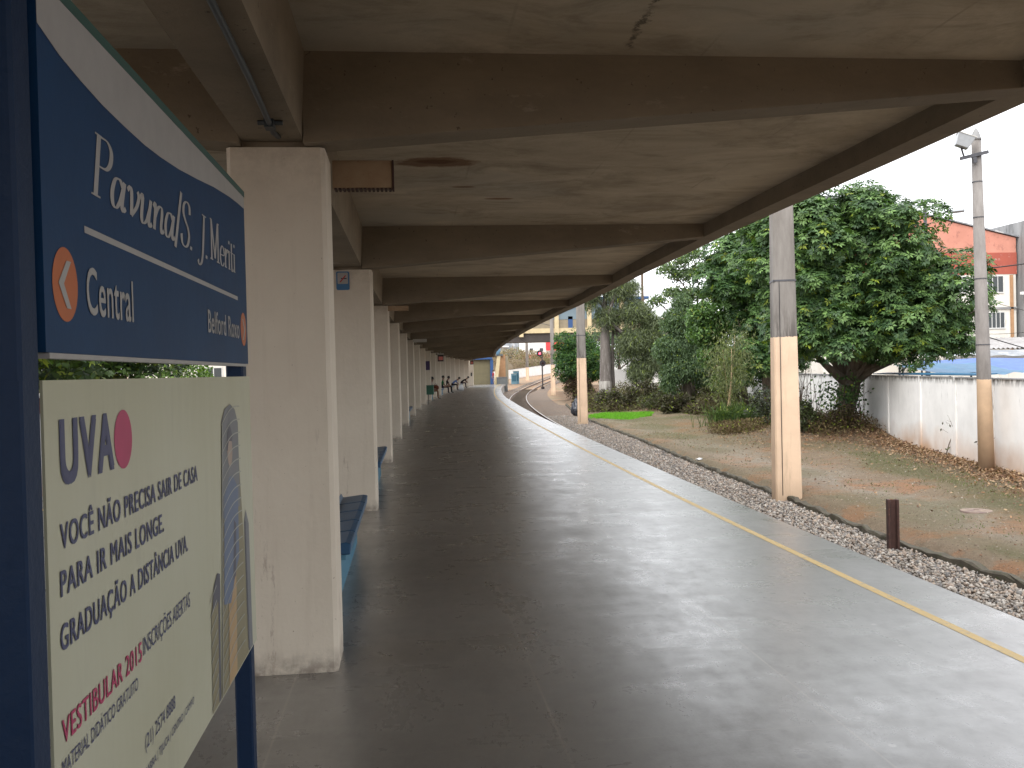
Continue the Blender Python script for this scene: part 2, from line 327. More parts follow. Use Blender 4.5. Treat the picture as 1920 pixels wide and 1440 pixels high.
M = dict(
    floor=m_floor(), slab=m_slab(), beam=m_beam(), column=m_column(), ground=m_ground(), ballast=m_ballast(),
    stone=m_attr('ballast_stone', .85, 0, .25, 30), leaf=m_attr('leaf_surface', .5, .22, .35), leaf_dry=m_attr('dry_leaf', .8, .1, .2),
    blade=m_attr('grass_blade', .6, .3, .3), wall=m_wall('white_boundary_wall', (.88, .87, .85), amt=.9), wall_left=m_wall('white_wall_across_track', (.72, .72, .72), zt=1.0, amt=.8),
    wall_far=m_wall('far_white_wall', (.78, .78, .76), zb=-.1, zt=3), pole=m_pole(),
    yellow=gmat('yellow_line_paint', (.68, .45, .12), (.58, .41, .15), .5, 9, (.26, .24, .21), .60),
    bark=gmat('bark', (.16, .13, .10), (.085, .065, .05), .95, 6, (.24, .22, .19), .62, bump=.9, bs=18, streak=True),
    bark_pale=gmat('pale_bark', (.17, .15, .135), (.10, .085, .075), .95, 5, (.28, .26, .24), .6, bump=.8, bs=16, streak=True),
    whitewash=gmat('whitewashed_bark', (.36, .34, .31), (.14, .125, .11), .9, 4, (.5, .48, .44), .6, streak=True),
    twig=gmat('dry_twig', (.14, .10, .07), None, .95, 9), bamboo=gmat('bamboo_cane', (.50, .36, .22), (.38, .27, .15), .6, 7),
    sign_blue=gmat('sign_blue_paint', (.005, .036, .10), (.004, .029, .083), .5, 3, (.010, .05, .12), .72, bump=.06, bs=25, spec=.18),
    post_blue=gmat('post_blue_paint', (.003, .018, .055), (.002, .013, .04), .5, 5, (.015, .03, .05), .72, bump=.25, bs=30, streak=True, spec=.2),
    sign_white=flat('sign_white_film', (.33, .315, .30), .45), sign_green=flat('dark_green_sheet_edge', (.012, .06, .045), .6),
    orange=flat('orange_disc', (.42, .10, .02), .45), ad=None, navy=flat('navy_print', (.045, .05, .115), .5), magenta=flat('magenta_print', (.38, .03, .10), .5),
    print_grey=flat('grey_print', (.145, .15, .16), .5), print_blue=flat('blue_shirt_print', (.10, .135, .21), .5), print_tan=flat('tan_print', (.36, .24, .12), .5), print_skin=flat('skin_print', (.33, .25, .20), .5),
    print_line=flat('pale_line_print', (.33, .33, .29), .5), print_ochre=flat('ochre_print', (.20, .175, .10), .5), print_dark=flat('dark_print', (.06, .06, .08), .5),
    bench=gmat('bench_blue_paint', (.014, .07, .15), (.011, .055, .12), .4, 4, (.03, .12, .2), .66, bump=.1), bench_base=gmat('bench_pale_blue_base', (.06, .18, .26), (.05, .15, .22), .7, 4),
    rail=gmat('rusty_rail', (.16, .085, .05), (.10, .055, .035), .7, 12, metal=.3), railtop=gmat('polished_rail_head', (.62, .58, .54), None, .28, 8, metal=.9),
    sleeper=gmat('old_sleeper', (.13, .10, .075), (.08, .065, .05), .95, 5), moss=gmat('mossy_kerb', (.062, .054, .04), (.10, .085, .062), .95, 9, (.05, .065, .022), .60, bump=.6),
    edge=gmat('platform_edge_concrete', (.36, .34, .31), (.24, .22, .20), .85, 3, (.12, .11, .1), .66), rust=gmat('rusted_steel', (.075, .035, .028), (.045, .022, .018), .9, 10, (.13, .06, .035), .64, bump=.5),
    boxm=gmat('rust_stained_sheet', (.36, .26, .16), (.28, .17, .09), .6, 4, (.16, .06, .02), .64), boxw=gmat('white_sheet_metal', (.55, .54, .5), None, .5, 4), dark=flat('black_plastic', (.02, .02, .022), .5),
    conduit=flat('dark_conduit_paint', (.025, .035, .04), .5), metal=gmat('galvanised_metal', (.33, .34, .35), (.24, .25, .26), .45, 6, metal=.6), grey_metal=gmat('dark_grey_metal', (.10, .10, .11), None, .5, 6, metal=.5),
    red_wall=gmat('faded_red_paint', (.60, .27, .20), (.50, .22, .16), .9, .8, (.30, .13, .10), .60, streak=False), red_band=gmat('red_oxide_band', (.40, .10, .065), (.34, .085, .06), .9, 1.5, (.62, .45, .4), .66),
    cream_wall=gmat('offwhite_render', (.76, .73, .66), (.68, .64, .57), .9, 1.0, (.40, .34, .28), .66, streak=True), conc_grey=gmat('weathered_grey_concrete', (.33, .33, .33), (.20, .20, .20), .9, .9, (.10, .10, .10), .62, streak=True),
    glass=flat('dark_window_glass', (.035, .042, .045), .12), frame=flat('pale_window_frame', (.62, .62, .60), .5), corr=gmat('corrugated_fibre_sheet', (.42, .42, .42), (.28, .27, .27), .85, 2), tarp=gmat('blue_tarpaulin', (.04, .10, .33), (.06, .14, .40), .5, 2.5, (.12, .24, .48), .66),
    tarp2=gmat('teal_blue_tarpaulin', (.02, .10, .20), (.035, .15, .27), .5, 2.5), br_cream=gmat('cream_bridge_paint', (.58, .48, .29), None, .7, 2), br_beige=gmat('beige_bridge_panel', (.27, .23, .16), None, .8, 2), br_dark=gmat('dark_bridge_soffit', (.06, .052, .048), None, .9, 2),
    stn_beige=gmat('olive_beige_wall', (.15, .13, .075), None, .85, 2), blue_trim=flat('blue_trim_paint', (.02, .07, .20), .5), brown_wall=gmat('orange_brown_wall', (.44, .25, .13), None, .8, 3), grey_box=gmat('grey_planter_concrete', (.13, .14, .14), None, .8, 3),
    far_white=flat('far_white_wall_paint', (.82, .82, .80), .9), far_red=gmat('far_faded_red_wall', (.52, .13, .12), None, .9, .6), far_redtop=flat('bright_red_panel', (.75, .05, .06), .7), far_grey=gmat('far_grey_structures', (.30, .32, .34), (.16, .17, .19), .9, .35, (.55, .55, .55), .58),
    bush_brown=m_attr('dry_bush', .9, .1, .1), bag=flat('shiny_black_plastic_bag', (.05, .055, .07), .22), litter=flat('white_litter', (.75, .76, .78), .5), leaf2=None,
    signal_body=flat('signal_black', (.022, .016, .018), .5), redlamp=emis('red_signal_lamp', (1.0, .05, .08), 5.0), lampbody=flat('lamp_grey', (.38, .40, .42), .4),
    cabinet=gmat('pale_blue_cabinet', (.22, .40, .48), (.16, .32, .42), .6, 3), screen=flat('dark_display_case', (.025, .02, .022), .4), screen_face=emis('red_display_glow', (.35, .10, .08), .10), purple=flat('purple_poster', (.045, .025, .09), .5),
    bin=gmat('green_box_paint', (.03, .13, .085), None, .5, 5), skin=flat('brown_skin', (.20, .10, .065), .55), hair=flat('black_hair', (.012, .010, .009), .6), cable=flat('black_cable', (.02, .02, .02), .6),
    brown_red=gmat('red_brown_band', (.16, .05, .04), None, .9, 3), manhole=gmat('purplish_iron_disc', (.17, .12, .11), (.27, .21, .155), .8, 6), peach=gmat('peach_render', (.72, .52, .40), None, .9, 2), crown_dark=m_attr('shade_leaf', .5, .15, .3),
)
def cloth(name, c): return flat(name, c, .9, 0, .25, .1)
def m_ad():
    q = NM('reflection_mottled_vinyl'); col = q.mix(q.ramp(q.noise(1.6, 4, .5), .3, .7), (.39, .38, .27), (.43, .425, .32))
    col = q.mix(q.ramp(q.noise(4.5, 5, .6, q.map((1, 1.6, .5))), .56, .75, 0, .35), col, (.29, .275, .21))  # blotches in the colour stand in for reflections on the glossy vinyl
    q.bump(q.noise(3, 3, .5, q.map((1, 2, .4))), .15, .03); return q.fin(col, .38, 0, .45)
M['ad'] = m_ad()

# ================================================================== SETTING
WALL = [(8.6, 2), (10.65, 10.3), (12.42, 18.1), (13.45, 22.6), (14.72, 28.4), (14.98, 30.4), (15.6, 36), (17.0, 44), (18.2, 54), (17.6, 64)]
def wallx(y): return np.interp(y, [q[1] for q in WALL], [q[0] for q in WALL])
def sstep(x, a, b):
    t = np.clip((x-a)/(b-a), 0, 1); return t*t*(3-2*t)
def gz(x, y):
    x = np.asarray(x, float); y = np.asarray(y, float)
    off = RAD-np.hypot(x-(X0+RAD), y-Y0)
    k = np.interp(y, [-20, 4, 7, 11, 18, 27, 40, 50, 65, 90], [7.4, 7.45, 7.4, 7.62, 7.85, 8.2, 8.3, 8.6, 9.2, 10.5])
    z = -1.0 - .12*np.exp(-((np.abs(off)-5.74)/1.5)**4) + .13*sstep(off, k+.02, k+.12)
    z = z + .10*sstep(off, k+1, k+5)
    z = z + .42*np.exp(-((x-14.0)**2/5.5+(y-29.6)**2/9.0))
    z = z + .45*sstep(y, 44, 64)*sstep(off, 10.5, 13)
    yy = np.clip(y, 100, 205); z = z + (yy-100)**2/5000. + .03*np.clip(y-205, 0, 60)
    z = z + .02*np.sin(x*2.1+y*.7)*np.cos(y*1.3-x)*(off > k+.3)
    return z
def build_ground():
    xs = np.concatenate([np.linspace(-900, -40, 14), np.linspace(-36, -8, 15), np.arange(-7.5, 6, 1.), np.arange(6, 20, .22), np.linspace(20.5, 60, 30), np.linspace(70, 900, 16)])
    ys = np.concatenate([np.linspace(-300, -20, 8), np.arange(-15, 3, 1.5), np.arange(3, 56, .25), np.linspace(57, 250, 120), np.linspace(265, 1500, 14)])
    X, Y = np.meshgrid(xs, ys); Z = gz(X, Y); nx = len(xs)
    V = np.stack([X, Y, Z], -1).reshape(-1, 3)
    i, j = np.meshgrid(np.arange(nx-1), np.arange(len(ys)-1)); a = (j*nx+i).ravel()
    F = np.stack([a, a+1, a+nx+1, a+nx], 1)
    off = (RAD-np.hypot(X-(X0+RAD), Y-Y0)); dw = wallx(Y)-X
    ns = np.sin(X*1.3+Y*.45)*np.cos(Y*.62-X*.8)
    g = np.clip(np.exp(-((off-9.4-.3*ns)/1.0)**2), 0, 1)*(off > 7.4)*(Y < 50)*(.35+.65*(ns > -.3))
    moss = np.clip(.5*sstep(ns+.4*np.sin(X*.7-Y*.31), .15, .7)*(off > 8.2) + np.exp(-((dw-1.7-.5*ns)/.75)**2)*.9*(Y < 24) + np.exp(-((X-11-.5*ns)**2/5+(Y-45)**2/60))*.9 + np.exp(-((X-10.3)**2/4+(Y-31)**2/30))*.6 + (off > 7.3)*np.exp(-((off-8.1)/.25)**2)*.4, 0, 1)
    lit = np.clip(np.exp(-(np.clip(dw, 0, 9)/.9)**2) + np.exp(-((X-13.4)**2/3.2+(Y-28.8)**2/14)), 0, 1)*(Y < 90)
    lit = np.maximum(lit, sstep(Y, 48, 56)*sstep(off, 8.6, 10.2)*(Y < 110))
    o = npmesh('ground', V, F, M['ground'], None, np.stack([g, moss, lit], -1).reshape(-1, 3), smooth=True)
    tag(o, kind='structure')
build_ground()

# ballast bed: a low cambered strip each side of the platform
def ballast(name, f0, f1, s0, s1, prof=12, step=1.5):
    rows = []; ss = np.arange(s0, s1+.1, step)
    for s in ss:
        a, b = f0(s), f1(s); r = []
        for k in range(prof+1):
            o_ = a+(b-a)*k/prof; p = P(s, o_); bed_dip = .10; r.append((p.x, p.y, float(gz(p.x, p.y)*1.0)*0 - 1.0 + max(0, float(gz(p.x, p.y))+1.0 if p.y > 100 else 0) + .02 - bed_dip*math.exp(-((o_-5.74)/1.15)**4)))
        rows += r
    n = prof+1; F = [(i*n+k, i*n+k+1, (i+1)*n+k+1, (i+1)*n+k) for i in range(len(ss)-1) for k in range(prof)]
    tag(npmesh(name, rows, F, M['ballast'], smooth=True), kind='structure')
ballast('track_bed', lambda s: edge_off(min(s, 112))-.1 if s < 112 else 3.6, lambda s: kerb_off(s)-.05 if s < 62 else 8.6, -12, 215)
ballast('track_bed_west', lambda s: -7.2, lambda s: -4.3, -12, 100)

# platform: top sheet with its own side walls, curved
def build_platform():
    b = []; uv = []; F = []; ss = list(np.arange(-14, 118.1, 1.0)); nn = 9
    for s in ss:
        e = edge_off(s)
        for k in range(nn):
            o_ = -e + 2*e*k/(nn-1); p = P(s, o_, 0); b.append((p.x, p.y, 0)); uv.append((s, o_))
    for i in range(len(ss)-1):
        for k in range(nn-1): F.append((i*nn+k, i*nn+k+1, (i+1)*nn+k+1, (i+1)*nn+k))
    o = npmesh('platform', b, F, M['floor'])
    l = o.data.uv_layers.new(name='UVMap'); vi = np.zeros(len(o.data.loops), np.int32); o.data.loops.foreach_get('vertex_index', vi)
    l.data.foreach_set('uv', np.array(uv, np.float32)[vi].ravel()); tag(o, kind='structure')
    m = MB()
    for sg in (-1, 1):
        rings = []
        for s in ss:
            e = edge_off(s)*sg; rings.append([P(s, e, -.004), P(s, e+.015*sg, -.02), P(s, e+.015*sg, -.18), P(s, e-.12*sg, -.2), P(s, e-.12*sg, -1.1)])
        m.loft(rings, cap=False, closed=False)
    e = edge_off(118)
    m.add([P(118, -e, 0), P(118, e, 0), P(118, e, -1.1), P(118, -e, -1.1)], [(0, 1, 2, 3)])
    tag(m.build('platform_edge', M['edge']), kind='structure')
    for sg, nm in ((1, 'yellow_safety_line'), (-1, 'yellow_safety_line_west')):
        m = MB(); rings = []
        for s in np.arange(-14, 112, .8):
            c = (edge_off(s)-lin(s, [0, 10, 20, 60, 90], [.49, .55, .57, .57, .6]))*sg; rings.append([P(s, c-.034, .0015), P(s, c+.034, .0015)])
        m.loft(rings, cap=False, closed=False); tag(m.build(nm, M['yellow']), kind='structure')
build_platform()

# mossy kerb between ballast and earth
m = MB(); rings = []
for s in np.arange(-8, 62, .22):
    c = kerb_off(s)+random.uniform(-.03, .03); h = -.875+random.uniform(-.03, .02)
    rings.append([P(s, c-.06, -1.05), P(s, c-.05, h-.02), P(s, c-.03, h), P(s, c+.05, h), P(s, c+.07, -1.05)])
m.loft([[v+Vector((random.uniform(-.012, .012), random.uniform(-.012, .012), random.uniform(-.014, .01))) for v in r_] for r_ in rings])
tag(m.build('drain_kerb', M['moss']), kind='structure')

# ------------------------------------------------------------------ stones and debris (stuff)
ICO = None
def ico():
    bm = bmesh.new(); bmesh.ops.create_icosphere(bm, subdivisions=1, radius=1); V = np.array([v.co[:] for v in bm.verts]); F = np.array([[v.index for v in f.verts] for f in bm.faces]); bm.free(); return V, F
def rocks(name, pts, size, cols, mat, squash=.6):
    V, F = ico(); n = len(pts)
    jit = rng.uniform(.65, 1.25, (n, len(V), 1)); s = size[:, None, None]
    sc = np.stack([rng.uniform(.7, 1.3, n), rng.uniform(.7, 1.3, n), rng.uniform(.45, .95, n)*squash/.6], 1)[:, None, :]
    a = rng.uniform(0, 2*PI, n); ca, sa = np.cos(a), np.sin(a)
    L = V[None]*jit*sc*s; t = rng.uniform(-.5, .5, n)[:, None]
    x = L[..., 0]*ca[:, None]-L[..., 1]*sa[:, None]; y = L[..., 0]*sa[:, None]+L[..., 1]*ca[:, None]; z = L[..., 2]+x*t
    W = np.stack([x, y, z], -1)+pts[:, None, :]
    FF = (F[None]+(np.arange(n)*len(V))[:, None, None]).reshape(-1, 3)
    return npmesh(name, W.reshape(-1, 3), FF, mat, None, np.repeat(cols, len(V), 0))
def scatter_so(n, s0, s1, f0, f1, power=1.0):
    s = s0+(s1-s0)*rng.random(n)**power; u = rng.random(n); P_ = []
    for i in range(n):
        p = P(s[i], f0(s[i])+(f1(s[i])-f0(s[i]))*u[i]); P_.append((p.x, p.y))
    return np.array(P_), s
pal = np.array([(.40, .34, .28), (.26, .22, .18), (.48, .42, .35), (.36, .26, .19), (.13, .12, .11), (.42, .31, .22), (.56, .51, .45), (.22, .185, .165)])
xy, s_ = scatter_so(34000, -2, 46, lambda s: 6.56, lambda s: kerb_off(s)-.04, 1.25)
z = np.full(len(xy), -.975)+rng.uniform(-.012, .03, len(xy)); sz = rng.uniform(.009, .027, len(xy))*(1+.5*(rng.random(len(xy)) > .93))
c = (pal[rng.integers(0, len(pal), len(xy))]*.7+.09)*rng.uniform(.85, 1.25, (len(xy), 1))
tag(rocks('ballast_stones', np.column_stack([xy, z]), sz, c, M['stone'], .75), 'broken grey and tan stones of the track ballast beside the platform', 'ballast', kind='stuff')
# scattered pebbles, clods and litter on the earth strip
xy, s_ = scatter_so(19000, -1, 44, lambda s: kerb_off(s)+.1, lambda s: 13.2, 1.3)
ok = xy[:, 0] < wallx(xy[:, 1])-.15; xy = xy[ok]
z = gz(xy[:, 0], xy[:, 1])+.003; sz = rng.uniform(.004, .012, len(xy))*(1+1.2*(rng.random(len(xy)) > .96))
c = np.array([(.30, .235, .17), (.38, .32, .26), (.24, .14, .09), (.46, .41, .34), (.15, .115, .085), (.20, .15, .11)])[rng.integers(0, 6, len(xy))]
tag(rocks('pebbles', np.column_stack([xy, z]), sz, c, M['stone']), 'small loose pebbles scattered over the bare earth strip', 'pebbles', kind='stuff')

def quads(name, C, U, W, col, mat, parent=None):
    """kite leaves: base C, tip vector U, half-width vector W"""
    n = len(C); V = np.stack([C, C+U*.45-W, C+U, C+U*.45+W], 1)
    F = np.arange(n*4).reshape(n, 4)
    return npmesh(name, V.reshape(-1, 3), F, mat, parent, np.repeat(col, 4, 0))
def rdirs(n): v = rng.normal(size=(n, 3)); return v/np.linalg.norm(v, axis=1, keepdims=True)
def norm(v): return v/np.maximum(np.linalg.norm(v, axis=-1, keepdims=True), 1e-6)
# dry leaves along the wall foot and under the trees
n = 12000; ys = 12+24*rng.random(n); dw = np.abs(rng.normal(0, .55, n))+.08; xs = wallx(ys)-dw
k2 = 3500; xs = np.append(xs, rng.normal(13.1, 1.5, k2)); ys = np.append(ys, rng.normal(28.6, 2.6, k2))
xs = np.append(xs, rng.uniform(8.3, 13, 900)); ys = np.append(ys, rng.uniform(10, 34, 900))
ok = (xs < wallx(ys)-.06) & (xs > 7.9); xs, ys = xs[ok], ys[ok]; n = len(xs)
C = np.column_stack([xs, ys, gz(xs, ys)+rng.uniform(.005, .07, n)])
U = rdirs(n); U[:, 2] *= .45; U = norm(U)*rng.uniform(.035, .095, (n, 1)); W = norm(np.cross(U, rdirs(n)*.6+[0, 0, 1]))*rng.uniform(.01, .026, (n, 1))
c = np.array([(.22, .12, .065), (.30, .19, .11), (.13, .075, .05), (.38, .27, .17)])[rng.integers(0, 4, n)]
tag(quads('dry_leaves', C, U, W, c, M['leaf_dry']), 'brown fallen leaves piled along the foot of the white wall', 'leaf litter', kind='stuff')
# grass blades
def grass(name, xs, ys, h, col, label, cat='grass', spread=.5):
    n = len(xs); C = np.column_stack([xs, ys, gz(xs, ys)-.01]); U = rng.normal(size=(n, 3))*spread; U[:, 2] = 1; U = norm(U)*(h*rng.uniform(.5, 1.2, n))[:, None]
    W = norm(np.cross(U, rdirs(n)))*(.006+.004*rng.random((n, 1))); cc = col*rng.uniform(.6, 1.3, (n, 1))
    tag(quads(name, C, U, W, cc, M['blade']), label, cat, kind='stuff')
a = rng.uniform(0, 2*PI, 9000); r = np.sqrt(rng.random(9000)); gx = 10.75+1.75*r*np.cos(a)*(1+.12*np.sin(5*a))+.25*r*np.sin(a); gy = 47.3+3.0*r*np.sin(a)*(1+.15*np.cos(4*a))
grass('bright_grass', gx, gy, np.full(9000, .13), np.array([.16, .42, .03]), 'bright green patch of new grass behind the second tall pole')
n = 26000; gx = rng.uniform(8.0, 14.5, n); gy = rng.uniform(9, 44, n); nz = np.sin(gx*1.9+gy*.35)*np.cos(gy*.8-gx*1.2)+.4*rng.normal(size=n)
dwl = wallx(gy)-gx; ok = (dwl > .15) & ((nz > .85) | ((np.abs(dwl-1.6) < .7) & (nz > .0))); gx, gy = gx[ok], gy[ok]
grass('sparse_grass', gx, gy, np.full(len(gx), .055), np.array([.12, .15, .05]), 'thin low weeds and moss growing in patches on the earth strip', spread=.9)

n = 12000; ks = -4+46*rng.random(n)**1.3; ko = rng.normal(.02, .06, n); kp = np.array([tuple(P(a, kerb_off(a)+b).xy) for a, b in zip(ks, ko)]); keep = np.sin(ks*2.3)+np.sin(ks*5.1+1)+rng.normal(0, .6, n) > .2
grass('kerb_moss', kp[keep, 0], kp[keep, 1], np.full(keep.sum(), .045), np.array([.06, .065, .03]), 'dark moss and short weeds growing along the drain kerb', 'moss', 1.0)
n = 20000; gx = rng.uniform(7.9, 15.2, n); gy = rng.uniform(8, 46, n); nz = np.sin(gx*1.1-gy*.5+2)*np.cos(gy*.6+gx*.4)+.5*rng.normal(size=n); ok = (nz > .1) & (wallx(gy)-gx > .1); gx, gy = gx[ok], gy[ok]
grass('dry_straw', gx, gy, np.full(len(gx), .045), np.array([.30, .23, .13]), 'short dry straw and dead stalks strewn over the earth strip', 'straw', 2.6)
# ------------------------------------------------------------------ railway track
tr = thing('railway_track', 'single curving railway track with rusty rails beside the platform', 'railway track', P(40, 5.75, -1.12))
def track_z(s):
    p = P(s, 5.75); return -1.12+(max(0, min(p.y, 205)-100))**2/5000.
for off in (5.0, 6.48):
    m = MB(); rings = []; top = []
    for s in np.arange(-10, 205, 1.5):
        zz = track_z(s)+.05
        rings.append([P(s, off+dx, zz+dz) for dx, dz in ((-.06, 0), (-.06, .02), (-.012, .035), (-.012, .10), (-.035, .112), (-.035, .138), (.035, .138), (.035, .112), (.012, .10), (.012, .035), (.06, .02), (.06, 0))])
        top.append([P(s, off-.028, zz+.141), P(s, off+.028, zz+.141)])
    m.loft(rings); r_ = m.build('rail', M['rail'], tr)
    m = MB(); m.loft(top, cap=False, closed=False); h = m.build('rail_head', M['railtop']); h.parent = r_; h.data.transform(Matrix.Translation(-tr.location))
for i in range(96):
    s = 30+i*.95; m = MB(); zz = track_z(s)
    a = s/RAD; Mx = Matrix.Translation(P(s, 5.74, zz)) @ Matrix.Rotation(-a, 4, 'Z')
    m.box(-1.2, 1.2, -.1, .1, -.06, .062, Mx); m.build('sleeper', M['sleeper'], tr)

# ================================================================== CANOPY, COLUMNS, BENCHES
SP = 5.95; SC0 = -.88          # column spacing, front face of first column in the picture
CT = 2.82                      # column top
can = thing('station_canopy', 'long curving concrete canopy over the platform with cross ribs', 'canopy', P(0, 0, 2.8))
S_END = 98.0
ss = list(np.arange(-14, S_END+.1, 1.0))
m = MB(); rings = []
for s in ss:
    c = canopy_off(s)-.2; rings.append([P(s, -c, 3.31), P(s, c, 3.31), P(s, c, 3.46), P(s, -c, 3.46)])
m.loft(rings); m.build('roof_slab', M['slab'], can)
for sg in (1, -1):
    m = MB(); rings = []
    for s in ss:
        c = canopy_off(s); j = .004*math.sin(s*5.1)
        rings.append([P(s, sg*(c-.24), 3.15+j), P(s, sg*(c-.015), 3.15+j), P(s, sg*c, 3.165), P(s, sg*c, 3.52), P(s, sg*(c-.24), 3.52)])
    m.loft(rings); m.build('edge_beam', M['beam'], can)
# rounded end of the canopy
m = MB(); rings = []
for k in range(13):
    t = PI*k/12; c = canopy_off(S_END); rings.append([P(S_END+.0+1.6*math.sin(t), c*math.cos(t), 3.15), P(S_END+1.6*math.sin(t), c*math.cos(t), 3.52), P(S_END+1.2*math.sin(t), (c-.3)*math.cos(t), 3.52), P(S_END+1.2*math.sin(t), (c-.3)*math.cos(t), 3.15)])
m.loft(rings); m.add([r[1]+Vector((0, 0, -.02)) for r in rings], [tuple(range(13))]); m.build('rounded_end', M['beam'], can)
m = MB(); rings = []
for s in ss: rings.append([P(s, -.16, 2.855), P(s, .16, 2.855), P(s, .185, 3.33), P(s, -.185, 3.33)])
m.loft(rings); m.build('spine_beam', M['beam'], can)
ribs = range(-2, 17)
for i in ribs:
    s0 = SC0+i*SP; c = canopy_off(s0)-.2
    for sg in (1, -1):
        m = MB(); pr = [(.165, 2.825), (c, 3.155), (c, 3.32), (.165, 3.32)]
        Mx = lambda s, o_, z: P(s, sg*o_, z)
        m.loft([[Mx(s0-.07, o_, z) for o_, z in pr], [Mx(s0+.17, o_, z) for o_, z in pr]])
        m.build('cross_rib', M['beam'], can, bevel=.006)
pipe = thing('conduit_pipe', 'dark conduit pipe clipped under the spine beam above the sign', 'pipe', (-.6, 4, 2.84))
m = MB(); m.tube([(-.60, -3.0, 2.835), (-.60, 2.5, 2.835), (-.62, 4.0, 2.835), (-.64, 4.72, 2.833), (-.645, 4.86, 2.832), (-.64, 5.02, 2.85)], .014, 8); m.build('pipe_run', M['conduit'], pipe, smooth=True)
m = MB(); m.tube([(-.70, 4.72, 2.845), (-.58, 4.72, 2.845)], .012, 6); m.box(-.665, -.62, 4.68, 4.76, 2.815, 2.858); m.build('clamp', M['conduit'], pipe)

ordw = ['nearest', 'second', 'third', 'fourth', 'fifth', 'sixth', 'seventh', 'eighth', 'ninth', 'tenth', 'eleventh', 'twelfth', 'thirteenth', 'fourteenth', 'fifteenth', 'sixteenth', 'seventeenth', 'eighteenth']
def spine_rot(s): return -s/RAD
def make_column():
    t = thing('concrete_column', 'x', 'column')
    m = MB(); m.cbox(-.255, .26, 0, .42, -.02, CT, .022); m.build('shaft', M['column'], t, local=True)
    m = MB(); m.cbox(-.235, .235, .03, .40, CT-.001, 2.86, .02); m.build('bearing_block', M['beam'], t, local=True)
    return t
col0 = make_column(); gcol = 'cream concrete columns down the middle of the platform'
special = {0: 'nearest cream concrete column, right behind the station name sign', 1: 'second cream column, with the small no smoking plate near its top',
           17: 'farthest cream column, standing before the olive wall at the platform end'}
for i in list(range(0, 18)):
    s = SC0+i*SP; o = col0 if i == 0 else copy_thing(col0, P(s, .01), spine_rot(s)); o.location = P(s, .01); o.rotation_euler = (0, 0, spine_rot(s))
    o['group'] = gcol; o['label'] = special.get(i, '%s cream concrete column counting from the station name sign' % ordw[i])

# no smoking plate on the second column
def plate():
    s = SC0+SP; p = P(s, 0); t = thing('no_smoking_sign', 'small blue and white no smoking plate on the second column', 'sign', P(s, -.06, 2.7), spine_rot(s))
    def rr(x0, x1, z0, z1, r, y):
        pts = []
        for cx, cz, a0 in ((x1-r, z0+r, -90), (x1-r, z1-r, 0), (x0+r, z1-r, 90), (x0+r, z0+r, 180)):
            for k in range(5): a = rad(a0+90*k/4); pts.append((cx+r*math.cos(a), y, cz+r*math.sin(a)))
        return pts
    m = MB(); a = rr(-.075, .075, -.115, .10, .02, -.012); b_ = rr(-.075, .075, -.115, .10, .02, -.002); m.loft([a, b_]); m.build('plate', flat('no_smoking_blue', (.035, .14, .29), .45), t, local=True)
    m = MB(); a = rr(-.06, .06, -.045, .086, .01, -.0135); m.add(a, [tuple(range(len(a)))]); m.build('white_field', M['sign_white'], t, local=True)
    m = MB(); m.add([(-.038, -.0145, -.022), (-.026, -.0145, -.028), (.04, -.0145, .05), (.028, -.0145, .056)], [(0, 1, 2, 3)]); m.build('red_bar', flat('red_bar', (.4, .02, .02), .5), t, local=True)
    m = MB(); m.add([(-.02, -.0142, .012), (.045, -.0142, .012), (.045, -.0142, .024), (-.02, -.0142, .024)], [(0, 1, 2, 3)]); m.build('cigarette', M['dark'], t, local=True)
    return t
nosmoke = plate()

# sheet metal boxes standing off the columns at the top
def lbox(name, s, x0, x1, z0, z1, mat, label, rim=True):
    t = thing(name, label, 'light fitting', P(s, .27, z1), spine_rot(s), 'light boxes fixed to column tops')
    m = MB(); m.box(0, x1, 0, .09, z0-z1, 0); m.build('housing', mat, t, local=True, bevel=.004)
    if rim:
        m = MB()
        for k in range(14): m.box(.01+k*x1/14.2, .01+k*x1/14.2+.014, -.004, .09, z0-z1-.008, z0-z1-.0005)
        m.box(x1+.0005, x1+.012, -.006, .094, z0-z1-.006, .001); m.build('frilled_rim', M['rust'], t, local=True)
    return t
lbox('light_box', SC0+.52, 0, .35, 2.705, 2.868, M['boxm'], 'rust stained box fixed beside the top of the nearest column')
lbox('light_box', SC0+2*SP-.22, 0, .36, 2.715, 2.80, M['boxm'], 'beige box beside the top of the third column', False)
lbox('light_box', SC0+5*SP-.6, 0, .50, 2.72, 2.83, M['boxw'], 'long whitish box beside the top of a column halfway along', False)

# benches between columns
def make_bench():
    t = thing('platform_bench', 'x', 'bench'); L = 2.6
    m = MB(); m.cbox(-.14, .14, .05, L-.05, 0, .335, .01); m.build('base', M['bench_base'], t, local=True)
    for k in range(5):
        y0 = k*.52; m = MB()
        prof = [(-.24, .37), (-.25, .445), (-.21, .455), (-.02, .435), (.0, .475), (.02, .435), (.21, .455), (.25, .445), (.24, .37)]
        m.loft([[Vector((x, y0, z)) for x, z in prof], [Vector((x, y0+.49, z)) for x, z in prof]]); m.build('seat', M['bench'], t, local=True, bevel=.008)
    m = MB(); m.box(-.21, .21, 0, L-.03, .336, .369); m.build('seat_rail', M['bench_base'], t, local=True)
    return t
bn = make_bench(); gb = 'blue seats between the columns'
blab = {0: 'blue seat row just beyond the nearest column', 1: 'blue seat row between the second and third columns', 4: 'blue seat row past the fifth column, mostly hidden by columns',
        8: 'seat row under the person with the brown bag', 10: 'seat row under the people in green and black', 12: 'seat row under the person in the light blue shirt', 14: 'farthest seat row, under the leaning person in dark clothes'}
